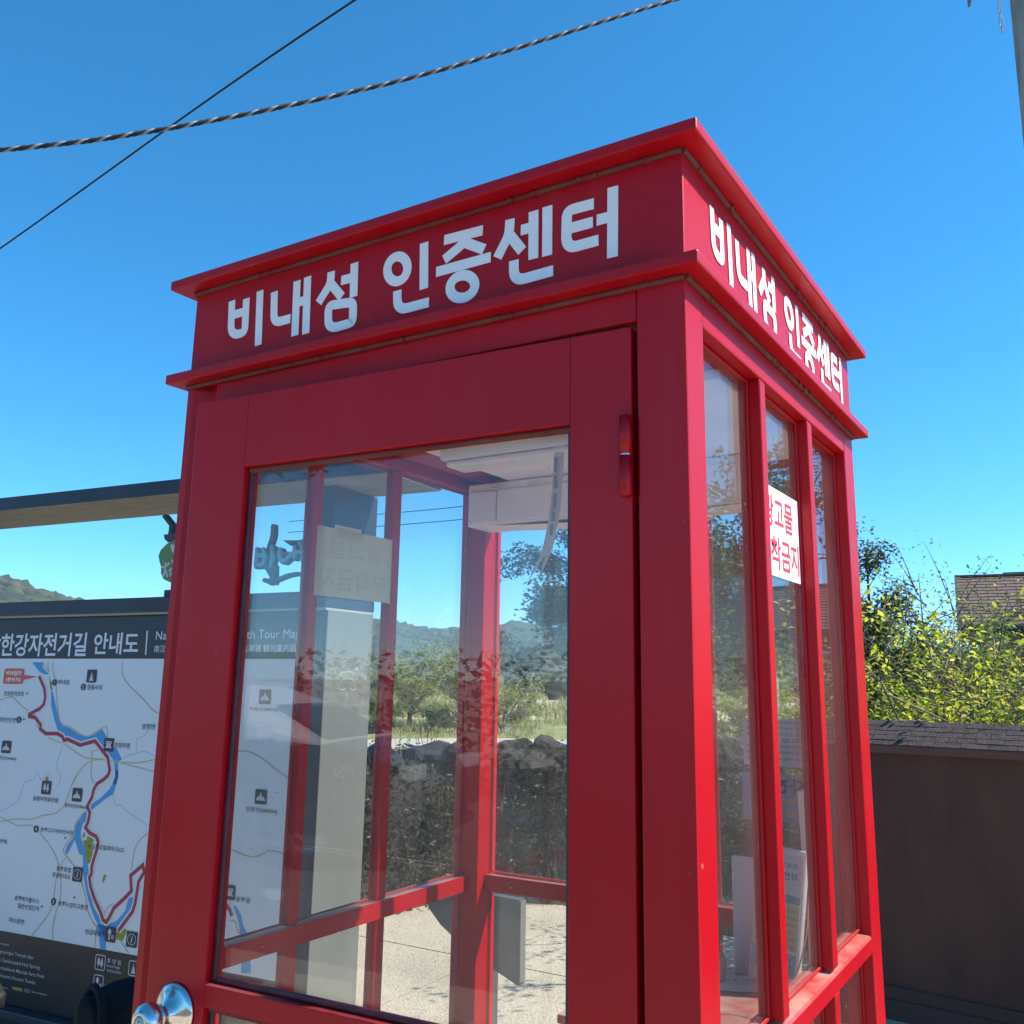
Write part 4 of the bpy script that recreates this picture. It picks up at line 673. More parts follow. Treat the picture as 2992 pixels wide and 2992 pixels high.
bay(lambda a,t,z: (-1+t, a, z), .0649, .889, .3165, .574, .019)
bay(lambda a,t,z: (a, D-t, z), -.925, -.072, -.62, -.345, .010)
bx_('floor', -.939, -.0605, .0655, .9075, .05, .1, m=mat('booth_floor', (.20,.06,.05), .8, var=.3, vs=6))
bx_('ceiling', -.80, -.0625, .30, .9075, 2.035, 2.055, m=mat('white_ceiling', (.85,.80,.82), .6, var=.05, vs=6))
bx_('ceiling_sheet', -.939, -.0625, .062, .9075, 2.0565, 2.07, m=RED)

DOORSEAL = mat('dark_red_gasket', (.085,.010,.022), .4, var=.4, vs=30, bump=.2, bs=60)
# door, ajar: local (s from the hinge, t outward, z)
th = math.atan2(.042, .837); H = Vector((-.078,0,0)); pd_ = Vector((-cos(th),-sin(th),0)); pn_ = Vector((sin(th),-cos(th),0))
def DF(s,t,z): p = H+pd_*s+pn_*t; return (p.x,p.y,z)
mb = MB(DF); S0, S1, A0, A1, T0 = .0025, .838, .0950, .7135, -.036
dz0, dz1 = .125, 2.027
for (s0,s1,z0,z1) in ((S0,A0,dz0,dz1),(A1,S1,dz0,dz1),(A0,A1,1.899,dz1),(A0,A1,1.056,1.0885),(A0,A1,dz0,.30)): mb.box(s0,s1,T0,0,z0,z1,.0018)
door = mb.build('door', RED_CLEAN, booth)
for (z0,z1) in ((1.0885,1.899),(.30,1.056)):
    g = MB(DF).box(A0+.002, A1-.002, -.026, -.021, z0+.002, z1-.002).build('glass_pane', GLASS_D, door)
    mb = MB(DF); s = .010
    for (q0,q1,r0_,r1_) in ((A0,A0+s,z0,z1),(A1-s,A1,z0,z1),(A0+s,A1-s,z0,z0+s)): mb.box(q0,q1,-.0205,-.012,r0_,r1_,.003)
    mb.build('glazing_seal', DOORSEAL, door)
    mb = MB(DF); mb.tube([(A0+.004,-.014,z1-.004),(A1-.004,-.014,z1-.004)], .0055, 8); mb.build('sealant', SEALR, door)
for z in (1.8435, .42):
    hg = MB().lathe([(.001,.0001),(.001,.0085),(.0535,.0085),(.0535,.0001)], DF(.008,.0085,z), (0,0,1), 18).build('hinge', RED_CLEAN, door)
    MB().lathe([(-.001,.0001),(-.001,.0085),(-.0535,.0085),(-.056,.006),(-.056,.0001)], DF(.008,.0085,z), (0,0,1), 18).build('hinge_lower', RED_CLEAN, hg)
    MB().lathe([(-.001,.0078),(.001,.0078)], DF(.008,.0085,z), (0,0,1), 18).build('hinge_washer', STEEL, hg)
kc = (.770, 1.042); org = Vector(DF(kc[0],0,kc[1])); ax = pn_
kn = MB().lathe([(.0,.0001),(.0005,.0405),(.003,.0408),(.0055,.0395),(.008,.033),(.012,.0245),(.016,.0195),(.022,.0135),(.026,.0125),(.030,.0145),(.036,.0205),(.043,.0245),(.051,.0262),(.058,.0250),(.064,.0205),(.067,.0150),(.0675,.0125),(.0668,.0115)], org, ax, 48).build('door_knob', STEEL, door)
MB().lathe([(.0660,.0115),(.0672,.0105),(.0672,.0001)], org, ax, 32).build('lock_face', mat('dull_brass', (.5,.43,.30), .3, 1), kn)
MB().lathe([(.0674,.0062),(.0686,.0055),(.0686,.0001)], org, ax, 24).build('key_plug', STEEL, kn)
MB(DF).box(kc[0]-.0008, kc[0]+.0008, .0687, .0690, kc[1]-.004, kc[1]+.004).build('keyhole', BLACK, kn)
o2 = Vector(DF(kc[0],T0,kc[1])); MB().lathe([(.0,.0001),(.0005,.036),(.005,.035),(.010,.026),(.016,.018),(.022,.0125),(.030,.0145),(.043,.0245),(.051,.026),(.058,.0245),(.064,.018),(.066,.0001)], o2, -ax, 40).build('inner_knob', STEEL, door)

# raised white lettering on the fascia: front and right side
def glyphs(tf, wd_, parent):
    for (i0,i1) in ((0,3),(3,7),(7,12),(12,15),(15,20),(20,26),(26,30)):      # one raised piece per syllable
        mb = MB(tf)
        for i_ in range(i0,i1):
            st = FRONT[i_]; cl = abs(st[0][0]-st[-1][0])+abs(st[0][1]-st[-1][1]) < .006
            mb.stroke(st if len(st) > 20 else rounded(st, .011, cl), wd_, .012*i_, 1+.012*i_, close=cl)
        mb.build('letter', WHITE, parent)
glyphs(lambda a,h,z: (a, -.0006-.0009*h, z), .0170, booth)
glyphs(lambda a,h,z: (.0006+.0009*h, .109+(a+.8971)*.984, z), .0170, booth)

# ------------------------------------------------------------------ things inside the booth
cab = thing('wall_cabinet', 'white metal cabinet hung under the booth ceiling', 'cabinet', (-.55,.86,1.92))
CABM = mat('cabinet_white', (.86,.80,.82), .5, var=.04, vs=8)
MB().box(-.918,-.20,.80,.905,1.925,2.034,.004).build('cabinet_body', CABM, cab)
MB().box(-.912,-.83,.793,.7995,1.932,2.012,.002).build('cabinet_door', CABM, cab); MB().box(-.826,-.21,.793,.7995,1.932,2.012,.002).build('cabinet_door', CABM, cab)
mb = MB(); mb.add([(-.83+.63*i/14,.802+.1*0,1.9245-.010*sin(pi*i/14)) for i in range(15)]+[(-.83+.63*i/14,.90,1.9245-.010*sin(pi*i/14)) for i in range(15)]+[(-.83,.802,1.9249),(-.20,.802,1.9249),(-.83,.90,1.9249),(-.20,.90,1.9249)], [(i,i+1,i+16,i+15) for i in range(14)]+[tuple(range(15))+(31-0,30)][:0])
mb.build('sagging_base', CABM, cab)
for xx in (-.83,-.72,-.55): MB().tube([(xx-.012,.792,2.018),(xx-.008,.786,2.016),(xx+.008,.786,2.016),(xx+.012,.792,2.018)], .0022, 6).build('hook', STEEL, cab)
lamp = thing('ceiling_lamp', 'white strip lamp on the booth ceiling in front of the cabinet', 'lamp', (-.55,.47,2.0))
MB().box(-.74,-.30,.44,.53,2.003,2.0345,.006).build('lamp_body', mat('lamp_white', (.72,.70,.70), .45), lamp)
MB().box(-.73,-.31,.45,.52,1.990,2.0025,.005).build('lamp_diffuser', mat('lamp_diffuser', (.82,.80,.80), .3), lamp)
for xx in (-.70,-.655,-.61,-.46): MB().box(xx,xx+.012,.585,.597,2.02,2.034,.002).build('dark_clip', BLACK, lamp)
sen = MB().lathe([(0,.0001),(0,.038),(-.012,.036),(-.022,.026),(-.026,.012),(-.027,.0001)], (-.455,.385,2.0345), (0,0,1), 28).build('ceiling_sensor', mat('grey_plastic', (.22,.24,.30), .5)); tag(sen, 'small grey dome sensor on the booth ceiling', 'sensor')
rb = thing('ribbon', 'pale forked ribbon with grey print hanging inside the booth', 'ribbon', (-.45,.45,2.03))
RP = [(-.452,2.034,.0),(-.452,1.99,.002),(-.455,1.94,.003),(-.459,1.89,.003),(-.464,1.85,.001),(-.471,1.81,-.003),(-.478,1.785,-.006)]
RW = [.0115]*7; th_ = .0006; mb = MB(); vs = []
for (x,z,dy),wv in zip(RP,RW):
    vs += [(x-wv,.45+dy,z),(x+wv,.45+dy,z),(x+wv,.45+dy+th_,z),(x-wv,.45+dy+th_,z)]
fs = []
for i in range(6):
    for k in range(4): fs.append((i*4+k,i*4+(k+1)%4,i*4+4+(k+1)%4,i*4+4+k))
mb.add(vs, fs)
for (x0_,x1_,xt,zt_) in ((-.4895,-.479,-.508,1.733),(-.478,-.4665,-.481,1.742)):
    mb.add([(x0_,.444,1.7855),(x1_,.444,1.7855),(xt,.43,zt_),(x0_,.4446,1.7855),(x1_,.4446,1.7855),(xt,.4306,zt_)], [(0,1,2),(3,5,4),(0,2,5,3),(1,4,5,2)])
mb.build('ribbon_strip', mat('pale_ribbon', (.62,.62,.58), .5, var=.05, vs=30), rb)
mb = MB(lambda u,t,z: (-.4585+(1.905-z)*.09*0-(.012*max(0,(1.90-z)/.1)), .4495+t, z))
for i,(zz,hh) in enumerate([(1.965,.030),(1.930,.026),(1.892,.030),(1.862,.018),(1.835,.020)]): mb.box(-.003,.003,-.0012,-.0004,zz-hh/2,zz+hh/2)
mb.v = [(x+(-.003 if k%8 < 4 else .003),y,z) for k,(x,y,z) in enumerate(mb.v)]
mb.build('ribbon_print', mat('grey_blue_print', (.30,.33,.42), .6), rb)

def sheet(name, label, cat, C, ux, w_, h_, m, group=None, th=.0008, tilt=0):
    """paper or board: centre C, horizontal unit ux; returns thing and local frame"""
    ux = Vector(ux).normalized(); n = ux.cross(Vector((0,0,1))); C = Vector(C)
    def F(u,t,z): p = C+ux*u+n*(t+tilt*z); return (p.x, p.y, C.z+z)
    t = thing(name, label, cat, tuple(C), group)
    MB(F).box(-w_/2,w_/2,-th,0,-h_/2,h_/2).build('sheet', m, t); return t, F
INK = mat('black_ink', (.03,.03,.035), .6); REDINK = mat('red_ink', (.55,.03,.06), .55); ORINK = mat('orange_ink', (.62,.30,.03), .55)
# no-posters notice on the right-hand pane, facing out
t, F = sheet('notice_sheet', 'white notice with red lettering on the middle side pane', 'notice', (-.0247,.473,1.800), (0,1,0), .236, .152, mat('bright_white_paper', (.86,.84,.84), .6, var=.02))
mb = MB(F); put_text(mb, '광고물', -.002, .034, .166, .056, .0005, .018); put_text(mb, '부착금지', .0, -.036, .222, .056, .0005, .018); mb.build('lettering', REDINK, t)
# same kind of notice on the left wall, seen from behind
t, F = sheet('notice_sheet', 'cream back of a notice taped on the left glass wall', 'notice', (-.9585,.4375,1.790), (0,1,0), .243, .147, CREAM)
mb = MB(F); put_text(mb, '광고물', .0, .034, .175, .05, .0004, .012, True); put_text(mb, '부착금지', .0, -.034, .215, .05, .0004, .012, True); mb.build('show_through', paper_mat('faint_show_through', (.82,.775,.635), .6), t)
t, F = sheet('paper_strip', 'pale strip of paper tucked behind the cream notice on the left wall', 'paper', (-.9630,.415,1.858), (0,1,0), .085, .030, PAPER)
# posters on the back glass, printed outward so they read mirrored from here
t, F = sheet('poster', 'pale blue poster with small mirrored lines of text on the back glass', 'poster', (-.172,.9105,1.425), (1,0,0), .16, .098, paper_mat('pale_blue_paper', (.50,.55,.60)))
mb = MB(F)
for i in range(7):
    if i != 3: put_text(mb, '자전거길 이용안내 국토종주 수첩', .0, .041-.0125*i, .14, .0065, .0005, 0, True)
put_text(mb, '국토종주', 0, .0035, .09, .009, .0005, .01, True); mb.build('lettering', INK, t)
t, F = sheet('poster', 'grey blue poster with big mirrored black word and orange numbers', 'poster', (-.172,.9105,1.312), (1,0,0), .17, .096, paper_mat('grey_blue_paper', (.34,.38,.48)))
mb = MB(F); put_text(mb, '자전거', 0, .024, .115, .030, .0005, .02, True); mb.build('lettering', INK, t)
mb = MB(F); put_text(mb, '043)857-', 0, -.008, .13, .015, .0005, .012, True); put_text(mb, '010-774', 0, -.032, .13, .015, .0005, .012, True); mb.build('phone_number', ORINK, t)
desk = thing('writing_desk', 'red writing shelf fixed inside the booth behind the side panes', 'desk', (-.26,.69,.94))
MB().box(-.46,-.064,.47,.905,.952,.968,.003).build('desk_top', red_paint('red_desk', .55, .4), desk)
MB().box(-.45,-.435,.49,.90,.78,.9515,.002).build('desk_bracket', RED_CLEAN, desk); MB().box(-.09,-.075,.49,.90,.78,.9515,.002).build('desk_bracket', RED_CLEAN, desk)
# leaning information stand on the desk
st = thing('info_stand', 'white slanted information stand with coloured text bands on the desk', 'sign', (-.17,.80,.97))
ux = Vector((.90,-.43,0)).normalized(); n_ = ux.cross(Vector((0,0,1)))
def SF(u,t,z): p = Vector((-.175,.80,0))+ux*u+n_*(t-.18*(z-.97)); return (p.x,p.y,z)
MB(SF).box(-.062,.062,-.012,0,.9685,1.225,.003).build('stand_board', PAPER, st)
for (z0,z1,c,nm) in ((1.145,1.215,(.60,.66,.66),'title_band'),(1.128,1.143,(.22,.42,.36),'green_band'),(1.045,1.126,(.66,.58,.33),'yellow_band'),(1.000,1.042,(.30,.50,.45),'table_band'),(.975,.998,(.62,.62,.52),'lower_band')):
    MB(SF).box(-.056,.056,.0003,.0010,z0,z1).build(nm, mat('print_'+nm, c, .6), st)
mb = MB(SF); put_text(mb, '온실가스 저감', 0, 1.196, .09, .010, .0013, 0, True); put_text(mb, '자전거 속도', 0, 1.176, .095, .014, .0013, .01, True)
for i in range(6): put_text(mb, '무인인증센터 이용방법 안내입니다', 0, 1.115-.0125*i, .10, .006, .0013, 0, True)
for i in range(3): put_text(mb, '인증구간 거리표', 0, 1.032-.011*i, .09, .005, .0013, 0, True)
mb.build('lettering', mat('grey_ink', (.16,.15,.14), .6), st)
MB(lambda u,t,z: SF(.0625+t, -.006-u, z)).lathe([(0,.0001),(0,.008),(.002,.008),(.002,.0001)], (0,0,0), (0,1,0), 6).build('edge_rivet', STEEL, st) if False else None
ac = tag(MB().box(-.272,-.212,.868,.878,.9685,1.195,.003).build('brochure_board', mat('clear_white_acrylic', (.60,.56,.55), .25)), 'upright white acrylic board on the desk left of the slanted stand', 'board')
cp = tag(MB(lambda x,y,z: (x, y-.10*(z-.97), z)).box(-.125,-.075,.895,.905,.9685,1.335,.003).build('cream_board', mat('cream_board', (.66,.66,.54), .5, var=.06, vs=9)), 'cream plate leaning in the corner behind the last side pane', 'board')
def flatpaper(label, c, ang, w_, h_, m, z=.9695, txt=None):
    ca, sa = cos(ang), sin(ang); mb = MB(); vs = []; n = 6
    for k in range(2):
        for i in range(n):
            for j in range(n):
                u = (i/(n-1)-.5)*w_; v = (j/(n-1)-.5)*h_; q = .004*(u/w_)**2*4+.003*sin(5*v/h_+2)**2; vs.append((c[0]+ca*u-sa*v, c[1]+sa*u+ca*v, z+q+.0006*k))
    fs = []
    for k in range(2):
        for i in range(n-1):
            for j in range(n-1): a = k*n*n+i*n+j; fs.append((a,a+1,a+n+1,a+n))
    mb.add(vs, fs); t = thing('paper_sheet', label, 'paper', (c[0],c[1],z)); mb.build('sheet', m, t)
    if txt:
        mb = MB(lambda u,h,v: (c[0]+ca*u-sa*v, c[1]+sa*u+ca*v, z+.0082))
        for i,s_ in enumerate(txt): put_text(mb, s_, 0, h_*(.25-.22*i), w_*.7, h_*.10, 0)
        mb.build('lettering', INK, t)
    return t
flatpaper('white printed sheet lying on the red desk near the window', (-.235,.80), .5, .13, .09, PAPER, txt=['자전거길','인증'])
flatpaper('white paper lying at the left end of the red desk', (-.40,.83), .15, .12, .10, PAPER, .971)
stp = thing('hand_stamp', 'dark curved stamp handle with a blue pad on the desk', 'stamp', (-.33,.74,.97))
MB().tube([(-.33+.035*cos(a),.74,1.012+.040*sin(a)) for a in [2.4+i*.32 for i in range(14)]], [.012]*14, 10).build('handle', BLACK, stp)
MB().box(-.365,-.295,.715,.765,.9685,.974,.002).build('ink_pad', mat('blue_pad', (.03,.09,.35), .5), stp)
MB().lathe([(0,.0001),(0,.020),(.012,.022),(.030,.026),(.048,.022),(.056,.012),(.058,.0001)], (-.285,.79,.9690), (0,0,1), 20).build('wooden_knob', mat('pink_wood', (.42,.24,.19), .5), stp)
cord = MB().tube(smooth_path([(-.13,.62,.972),(-.09,.66,1.03),(-.075,.70,1.10),(-.072,.72,1.18)], 8), .0016, 5).build('stamp_cord', mat('tan_cord', (.35,.24,.12), .7)); tag(cord, 'thin tan cord curving up from the desk behind the side panes', 'cord')
# ------------------------------------------------------------------ tour map board behind the booth
bo = Vector((-2.27593,1.58659,0)); bu = Vector((.99470,.10279,0)); bt = Vector((.10279,-.99470,0))   # right along the face, towards the viewer
def BF(u,t,z): p = bo+bu*u+bt*t; return (p.x,p.y,z)
board = thing('map_board', 'large dark framed cycle path tour map board with a flat roof', 'map board', (-3.3,1.5,0))
MB(BF).box(-2.58,.128,-.30,-.001,.012,1.806,.004).build('board_body', NAVY, board)
MB(BF).box(-2.59,.134,-.305,.022,1.8165,1.880,.004).build('top_beam', NAVY, board)
MB(BF).box(-2.585,.131,-.302,.012,1.8065,1.816).build('light_trim', mat('pale_trim', (.32,.29,.25), .6), board)
MB(BF).box(-2.585,.131,.0005,.055,.135,.172,.006).build('lower_ledge', mat('ledge_metal', (.030,.034,.045), .4), board)
MB(BF).box(.1285,.1325,-.302,-.0005,.012,1.8055).build('sunlit_end_face', GREY_METAL, board)  # end face of the dark body, its sunlit tone set as colour
MB(BF).box(.045,.1305,-.30,-.006,1.8805,2.306,.004).build('roof_pillar', NAVY, board)
MB(BF).box(-2.56,-2.33,-.30,-.006,1.8805,2.306,.004).build('roof_pillar', NAVY, board)
MB(BF).box(-2.64,.46,-.28,.10,2.3105,2.372,.004).build('roof', NAVY, board)
MB(BF).box(-2.635,.455,-.276,.096,2.3065,2.310).build('soffit', SOFFIT_LIT, board)
MAPW = mat('map_white', (.63,.66,.70), .35, var=.02, vs=3); mp = MB(BF).box(-2.05,0,.0005,.0025,.4545,1.6185).build('map_panel', MAPW, board)
HDR = mat('header_navy', (.022,.024,.036), .35); MB(BF).box(-2.05,.09,.0005,.0025,1.6190,1.797).build('header_panel', HDR, board)
LEG = mat('legend_black', (.016,.016,.018), .35); lg = MB(BF).box(-2.05,.09,.0005,.0025,.176,.4540).build('legend_panel', LEG, board)
BLUEM = mat('river_blue', (.055,.28,.58), .4); ROUTE = mat('route_red', (.33,.022,.055), .4); YROAD = mat('road_ochre', (.50,.42,.20), .45); STREAM = mat('stream_grey_blue', (.33,.44,.58), .45); PARK = mat('park_green', (.22,.27,.03), .45); INKD = mat('map_ink', (.035,.035,.045), .5); LIGHT = mat('legend_light', (.52,.52,.55), .5); CALL = mat('callout_red', (.55,.09,.055), .45)
def clip_poly(P): return [(min(p[0],-.001), min(max(p[1],.4555),1.6175)) for p in P]
def spl(P, n=4):
    Q = smooth_path([(p[0],0,p[1]) for p in P], n); return [(q.x, min(max(q.z,.456),1.617)) for q in Q]
t_ = .0026
for i,P in enumerate(STREAMS): mb = MB(BF); mb.stroke(spl(P), .0035, t_, t_+.0002); mb.build('stream_line', STREAM, mp)
for i,P in enumerate(RIVER): mb = MB(BF); mb.prism(clip_poly(P), t_+.0003, t_+.0005); mb.build('river_reach', BLUEM, mp)
for i,P in enumerate(GREEN): mb = MB(BF); mb.prism(clip_poly(P), t_+.0006, t_+.0008); mb.build('green_area', PARK, mp)
for i,P in enumerate(ROADS): mb = MB(BF); mb.stroke(spl(P), .0042, t_+.0009+i*.00001, t_+.0011+i*.00001); mb.build('road_line', YROAD, mp)
for i,P in enumerate(RED_ROUTE): mb = MB(BF); mb.stroke(P, .030, t_+.00125, t_+.0013); mb.build('route_halo', MAPW, mp)
for i,P in enumerate(RED_ROUTE): mb = MB(BF); mb.stroke(P, .0165, t_+.0014, t_+.0016); mb.build('cycle_route', ROUTE, mp)
def rrect(u,z,w_,h_,r=.008,n=4):
    P = []
    for (cx,cz,a0) in ((u+w_/2-r,z+h_/2-r,0),(u-w_/2+r,z+h_/2-r,90),(u-w_/2+r,z-h_/2+r,180),(u+w_/2-r,z-h_/2+r,270)):
        for k in range(n+1): a = rad(a0+90*k/n); P.append((cx+r*cos(a), cz+r*sin(a)))
    return P
c = CALLOUT[0]; mb = MB(BF); mb.prism(rrect(*c,.012), t_+.0018, t_+.0020); mb.prism(CALLOUT[1], t_+.0018, t_+.0021); mb.build('here_marker', CALL, mp)
def ell_(u,z,a,b_,n=24): return [(u+a*cos(2*pi*k/n), z+b_*sin(2*pi*k/n)) for k in range(n)]
ik = {'mountain':[[(-.42,-.25),(-.22,.08),(-.14,-.02),(0,.34),(.14,-.02),(.2,.06),(.42,-.25)]],'trees':[[(-.34,-.12),(-.26,.1),(-.3,.1),(-.16,.36),(-.02,.1),(-.06,.1),(.02,-.12),(-.1,-.12),(-.1,-.28),(-.2,-.28),(-.2,-.12)],[(.0,-.18),(.08,.08),(.04,.08),(.16,.36),(.28,.08),(.24,.08),(.34,-.18),(.22,-.18),(.22,-.32),(.12,-.32),(.12,-.18)]],
 'pagoda':[[(-.22,-.36),(-.22,-.26),(-.12,-.22),(-.18,-.1),(-.08,-.06),(-.13,.06),(-.05,.1),(0,.4),(.05,.1),(.13,.06),(.08,-.06),(.18,-.1),(.12,-.22),(.22,-.26),(.22,-.36)]],'dam':[[(-.34,-.24),(-.34,-.17),(-.26,-.17),(-.2,.1),(-.34,.1),(-.34,.16),(.34,.16),(.34,.1),(.2,.1),(.26,-.17),(.34,-.17),(.34,-.24)],[(-.34,.2),(-.28,.28),(.28,.28),(.34,.2)]],
 'bench':[[(-.16,-.36),(-.16,-.02),(-.26,.08),(-.24,.26),(-.1,.38),(.04,.26),(.06,.08),(-.04,-.02),(-.04,-.36)],[(.08,-.1),(.34,-.1),(.34,-.04),(.08,-.04)],[(.06,-.2),(.36,-.2),(.36,-.15),(.06,-.15)],[(.10,-.3),(.14,-.3),(.14,-.2),(.10,-.2)],[(.28,-.3),(.32,-.3),(.32,-.2),(.28,-.2)]],
 'phone':[[(-.26,.3),(-.1,.34),(-.04,.14),(-.14,.06),(.02,-.14),(.14,-.08),(.28,-.22),(.16,-.34),(-.06,-.26),(-.28,.06)]]}
def icon(k, u, z, w_, h_, parent, dark=True):
    if dark: MB(BF).prism(rrect(u,z,w_,h_,.006), t_+.0024, t_+.0026).build(k+'_icon', INKD, parent)
    else: MB(BF).stroke(rrect(u,z,w_,h_,.008)+[rrect(u,z,w_,h_,.008)[0]], .0035, t_+.0004, t_+.0006, close=True).build('icon_frame', LIGHT, parent)
    mb = MB(BF); tt = t_+(.0028 if dark else .0004)
    if k == 'info':
        mb.stroke(ell_(u,z,w_*.38,h_*.34), .0022, tt, tt+.0002, close=True); v,f = text_geo('i', None, h_*.42, .02); mb.add([(u+p[0]*1.15+p[1]*.15, tt, z+p[1]) for p in v], f)
    else:
        for P in ik[k]: mb.prism([(u+p[0]*w_, z+p[1]*h_) for p in P], tt, tt+.0002)
    mb.build('icon_symbol', LIGHT, parent)
for I in ICONS: icon(*I, mp)
for I in LEGEND:
    if I[0] == 'nolitter':
        k,u,z,w_,h_ = I; MB(BF).prism(ell_(u,z,w_*.44,h_*.44), t_+.0004, t_+.0006).build('no_litter_disc', LIGHT, lg)
        MB(BF).stroke(ell_(u,z,w_*.47,h_*.47), .0055, t_+.0008, t_+.0010, close=True).build('no_litter_ring', ROUTE, lg)
        mb = MB(BF); mb.prism(ell_(u-.003,z+h_*.26,.0045,.0055), t_+.0008, t_+.0009); mb.prism([(u-.011,z-h_*.30),(u-.012,z+h_*.16),(u+.005,z+h_*.18),(u+.016,z-.004),(u+.011,z-.008),(u+.004,z+.006),(u+.006,z-h_*.30),(u,z-h_*.30),(u-.003,z-.012),(u-.006,z-h_*.30)], t_+.0008, t_+.0009); mb.box(u+.008,u+.018,t_+.0008,t_+.0009,z-.028,z-.014); mb.build('litter_figure', INKD, lg)
        MB(BF).stroke([(u-w_*.3,z+h_*.3),(u+w_*.3,z-h_*.3)], .0045, t_+.0011, t_+.0012).build('no_litter_bar', ROUTE, lg)
    else: icon(*I, lg, False)
u,z,w_,h_ = YBAR; MB(BF).box(u-w_/2,u+w_/2,t_+.0004,t_+.0006,z-h_/2,z+h_/2).build('road_key', mat('key_ochre', (.42,.25,.04), .5), lg)
for k,u,z,w_,h_ in NUMS:
    MB(BF).prism(ell_(u,z,w_/2,h_/2), t_+.0024, t_+.0026).build('number_disc', INKD, mp); mb = MB(BF); put_text(mb, k, u, z, None, h_*.52, t_+.0028, .03); mb.build('number', LIGHT, mp)
mb = MB(BF)
for (u,z) in DOTS: mb.prism(ell_(u,z,.0045,.0045,10), t_+.0022, t_+.0024)
mb.build('map_dots', INKD, mp)
md, mw, ml, mt = MB(BF), MB(BF), MB(BF), MB(BF); TW = mat('title_white', (.66,.66,.72), .45)
for (s_,u,z,w_,h_,k) in TEXT:
    md = MB(BF); mt = MB(BF); tgt = {'d':md,'w':mw,'l':ml,'t':mt,'t2':mt}[k]
    put_text(tgt, s_, u, z, w_, h_, t_+{'d':.0022,'w':.0024,'l':.0004,'t':.0004,'t2':.0004}[k], {'d':.006,'w':.012,'l':.004,'t':.018,'t2':0}[k])
    if k == 'd': md.build('place_name', INKD, mp)
    if k[0] == 't' and ' ' not in s_.strip()[:12]: mt.build('title_line', TW, board)
    elif k[0] == 't': mt.build('title_line', TW, board)
mw.build('here_text', WHITE, mp); ml.build('legend_text', LIGHT, lg)
a,b2 = DIVIDER; mt = MB(BF); mt.stroke([a,b2], .0075, t_+.0004, t_+.0006); mt.build('title_divider', TW, board)
MB(BF).box(.129+.004,.1334+.004,-.16,-.159,1.30,1.301).build('scratch', WHITE, board)
# emblem on the end face, facing right
def EF(u,t,z): p = bo+bu*(.1332+t)-bt*u; return (p.x,p.y,z)
mb = MB(EF); cu, cz_ = .147, 1.545
def arc(a0,a1,rx,rz,w_,n=10,du=0,dz=0): mb.stroke([(cu+du+rx*cos(rad(a0+(a1-a0)*k/n)), cz_+dz+rz*sin(rad(a0+(a1-a0)*k/n))) for k in range(n+1)], w_, 0, .0003)
arc(165,20,.050,.018,.004,10,0,-.018); arc(150,70,.052,.030,.0045,8,-.012,-.004); arc(110,40,.045,.026,.005,6,.006,.002); arc(200,340,.022,.010,.004,8,-.035,-.034); arc(200,340,.022,.010,.004,8,.038,-.034); arc(0,350,.006,.005,.006,8,.055,.04)
mb.stroke([(cu,cz_-.05),(cu-.002,cz_-.075)], .004, 0, .0003); mb.build('white_emblem', mat('emblem_grey_white', (.30,.31,.29), .5), board)
mb = MB(EF); put_text(mb, '자전거', cu, 1.19, .14, .05, .0003, .01); put_text(mb, '국토종주', cu, 1.11, .13, .03, .0003, .005); mb.build('faded_lettering', mat('faded_grey', (.195,.20,.18), .5), board)

# cut-out name sign and pumpkin-shaped emblem standing on the board
WOODB = mat('blue_grey_stained_board', (.055,.062,.075), .75, var=.35, vs=9, bump=.3, bs=40, stretch=(1,1,.3)); BLUEL = mat('sky_blue_letter', (.15,.27,.34), .5, var=.08, vs=12)
lo = thing('name_sign', 'cut out tree shaped name sign with blue Korean letters on the map board', 'sign', BF(-.1,0,1.88))
mb = MB(BF)
for k,P in enumerate(LOGO['trunk']): mb.stroke(P, (.031,.022)[k], -.045+.0002*k, -.02)
for k,P in enumerate(LOGO['branch']):
    wv = (.020,.018,.017,.016,.015,.010,.010)[k]; P2 = [(q.x,q.z) for q in smooth_path([(p[0],0,p[1]) for p in P], 4)]; mb.stroke(P2, wv, -.0445+.0001*k, -.0195-.0001*k); mb.dots(P2, wv, -.0442+.0001*k, -.0198-.0001*k)
for k,P in enumerate(LOGO['blue']):
    P2 = [(q.x-.005,q.z-.004) for q in smooth_path([(p[0],0,p[1]) for p in P], 4)]; mb.stroke(P2, .0225, -.0435+.0001*k, -.0185-.0001*k); mb.dots(P2, .0225, -.0434+.0001*k, -.0186-.0001*k)
mb.prism(LOGO['swoosh'], -.0460, -.0205); mb.build('dark_backing', WOODB, lo)
for k,P in enumerate(LOGO['blue']):
    P2 = [(q.x,q.z) for q in smooth_path([(p[0],0,p[1]) for p in P], 4)]; mb = MB(BF); mb.stroke(P2, .0168, -.018, -.006-.0001*k); mb.dots(P2, .0168, -.0179, -.0062-.0001*k); mb.build('blue_letter_stroke', BLUEL, lo)
em = thing('emblem_sign', 'green rounded emblem with white figures and dark stalk on the map board', 'sign', BF(-.72,0,1.88))
half = EMB['green']; ax_ = half[0][0]; full = half+[(2*ax_-p[0],p[1]) for p in reversed(half[1:])]
GREENE = mat('emblem_green', (.115,.22,.075), .5, var=.06, vs=8)
MB(BF).prism(full, -.045, -.012).build('green_body', GREENE, em)
gro = [(ax_+(p[0]-ax_)*1.045, 1.995+(p[1]-1.995)*1.035) for p in full]; MB(BF).prism(gro, -.046, -.022).build('body_rim', WOODB, em)
mb = MB(BF); mb.stroke(EMB['stalk'], .0150, -.040, -.008); cp_ = EMB['cap']; cpf = cp_[:2]+[(2*ax_-p[0],p[1]) for p in [cp_[0]]]+[(2*ax_-p[0],p[1]) for p in reversed(cp_[3:])]+cp_[2:]
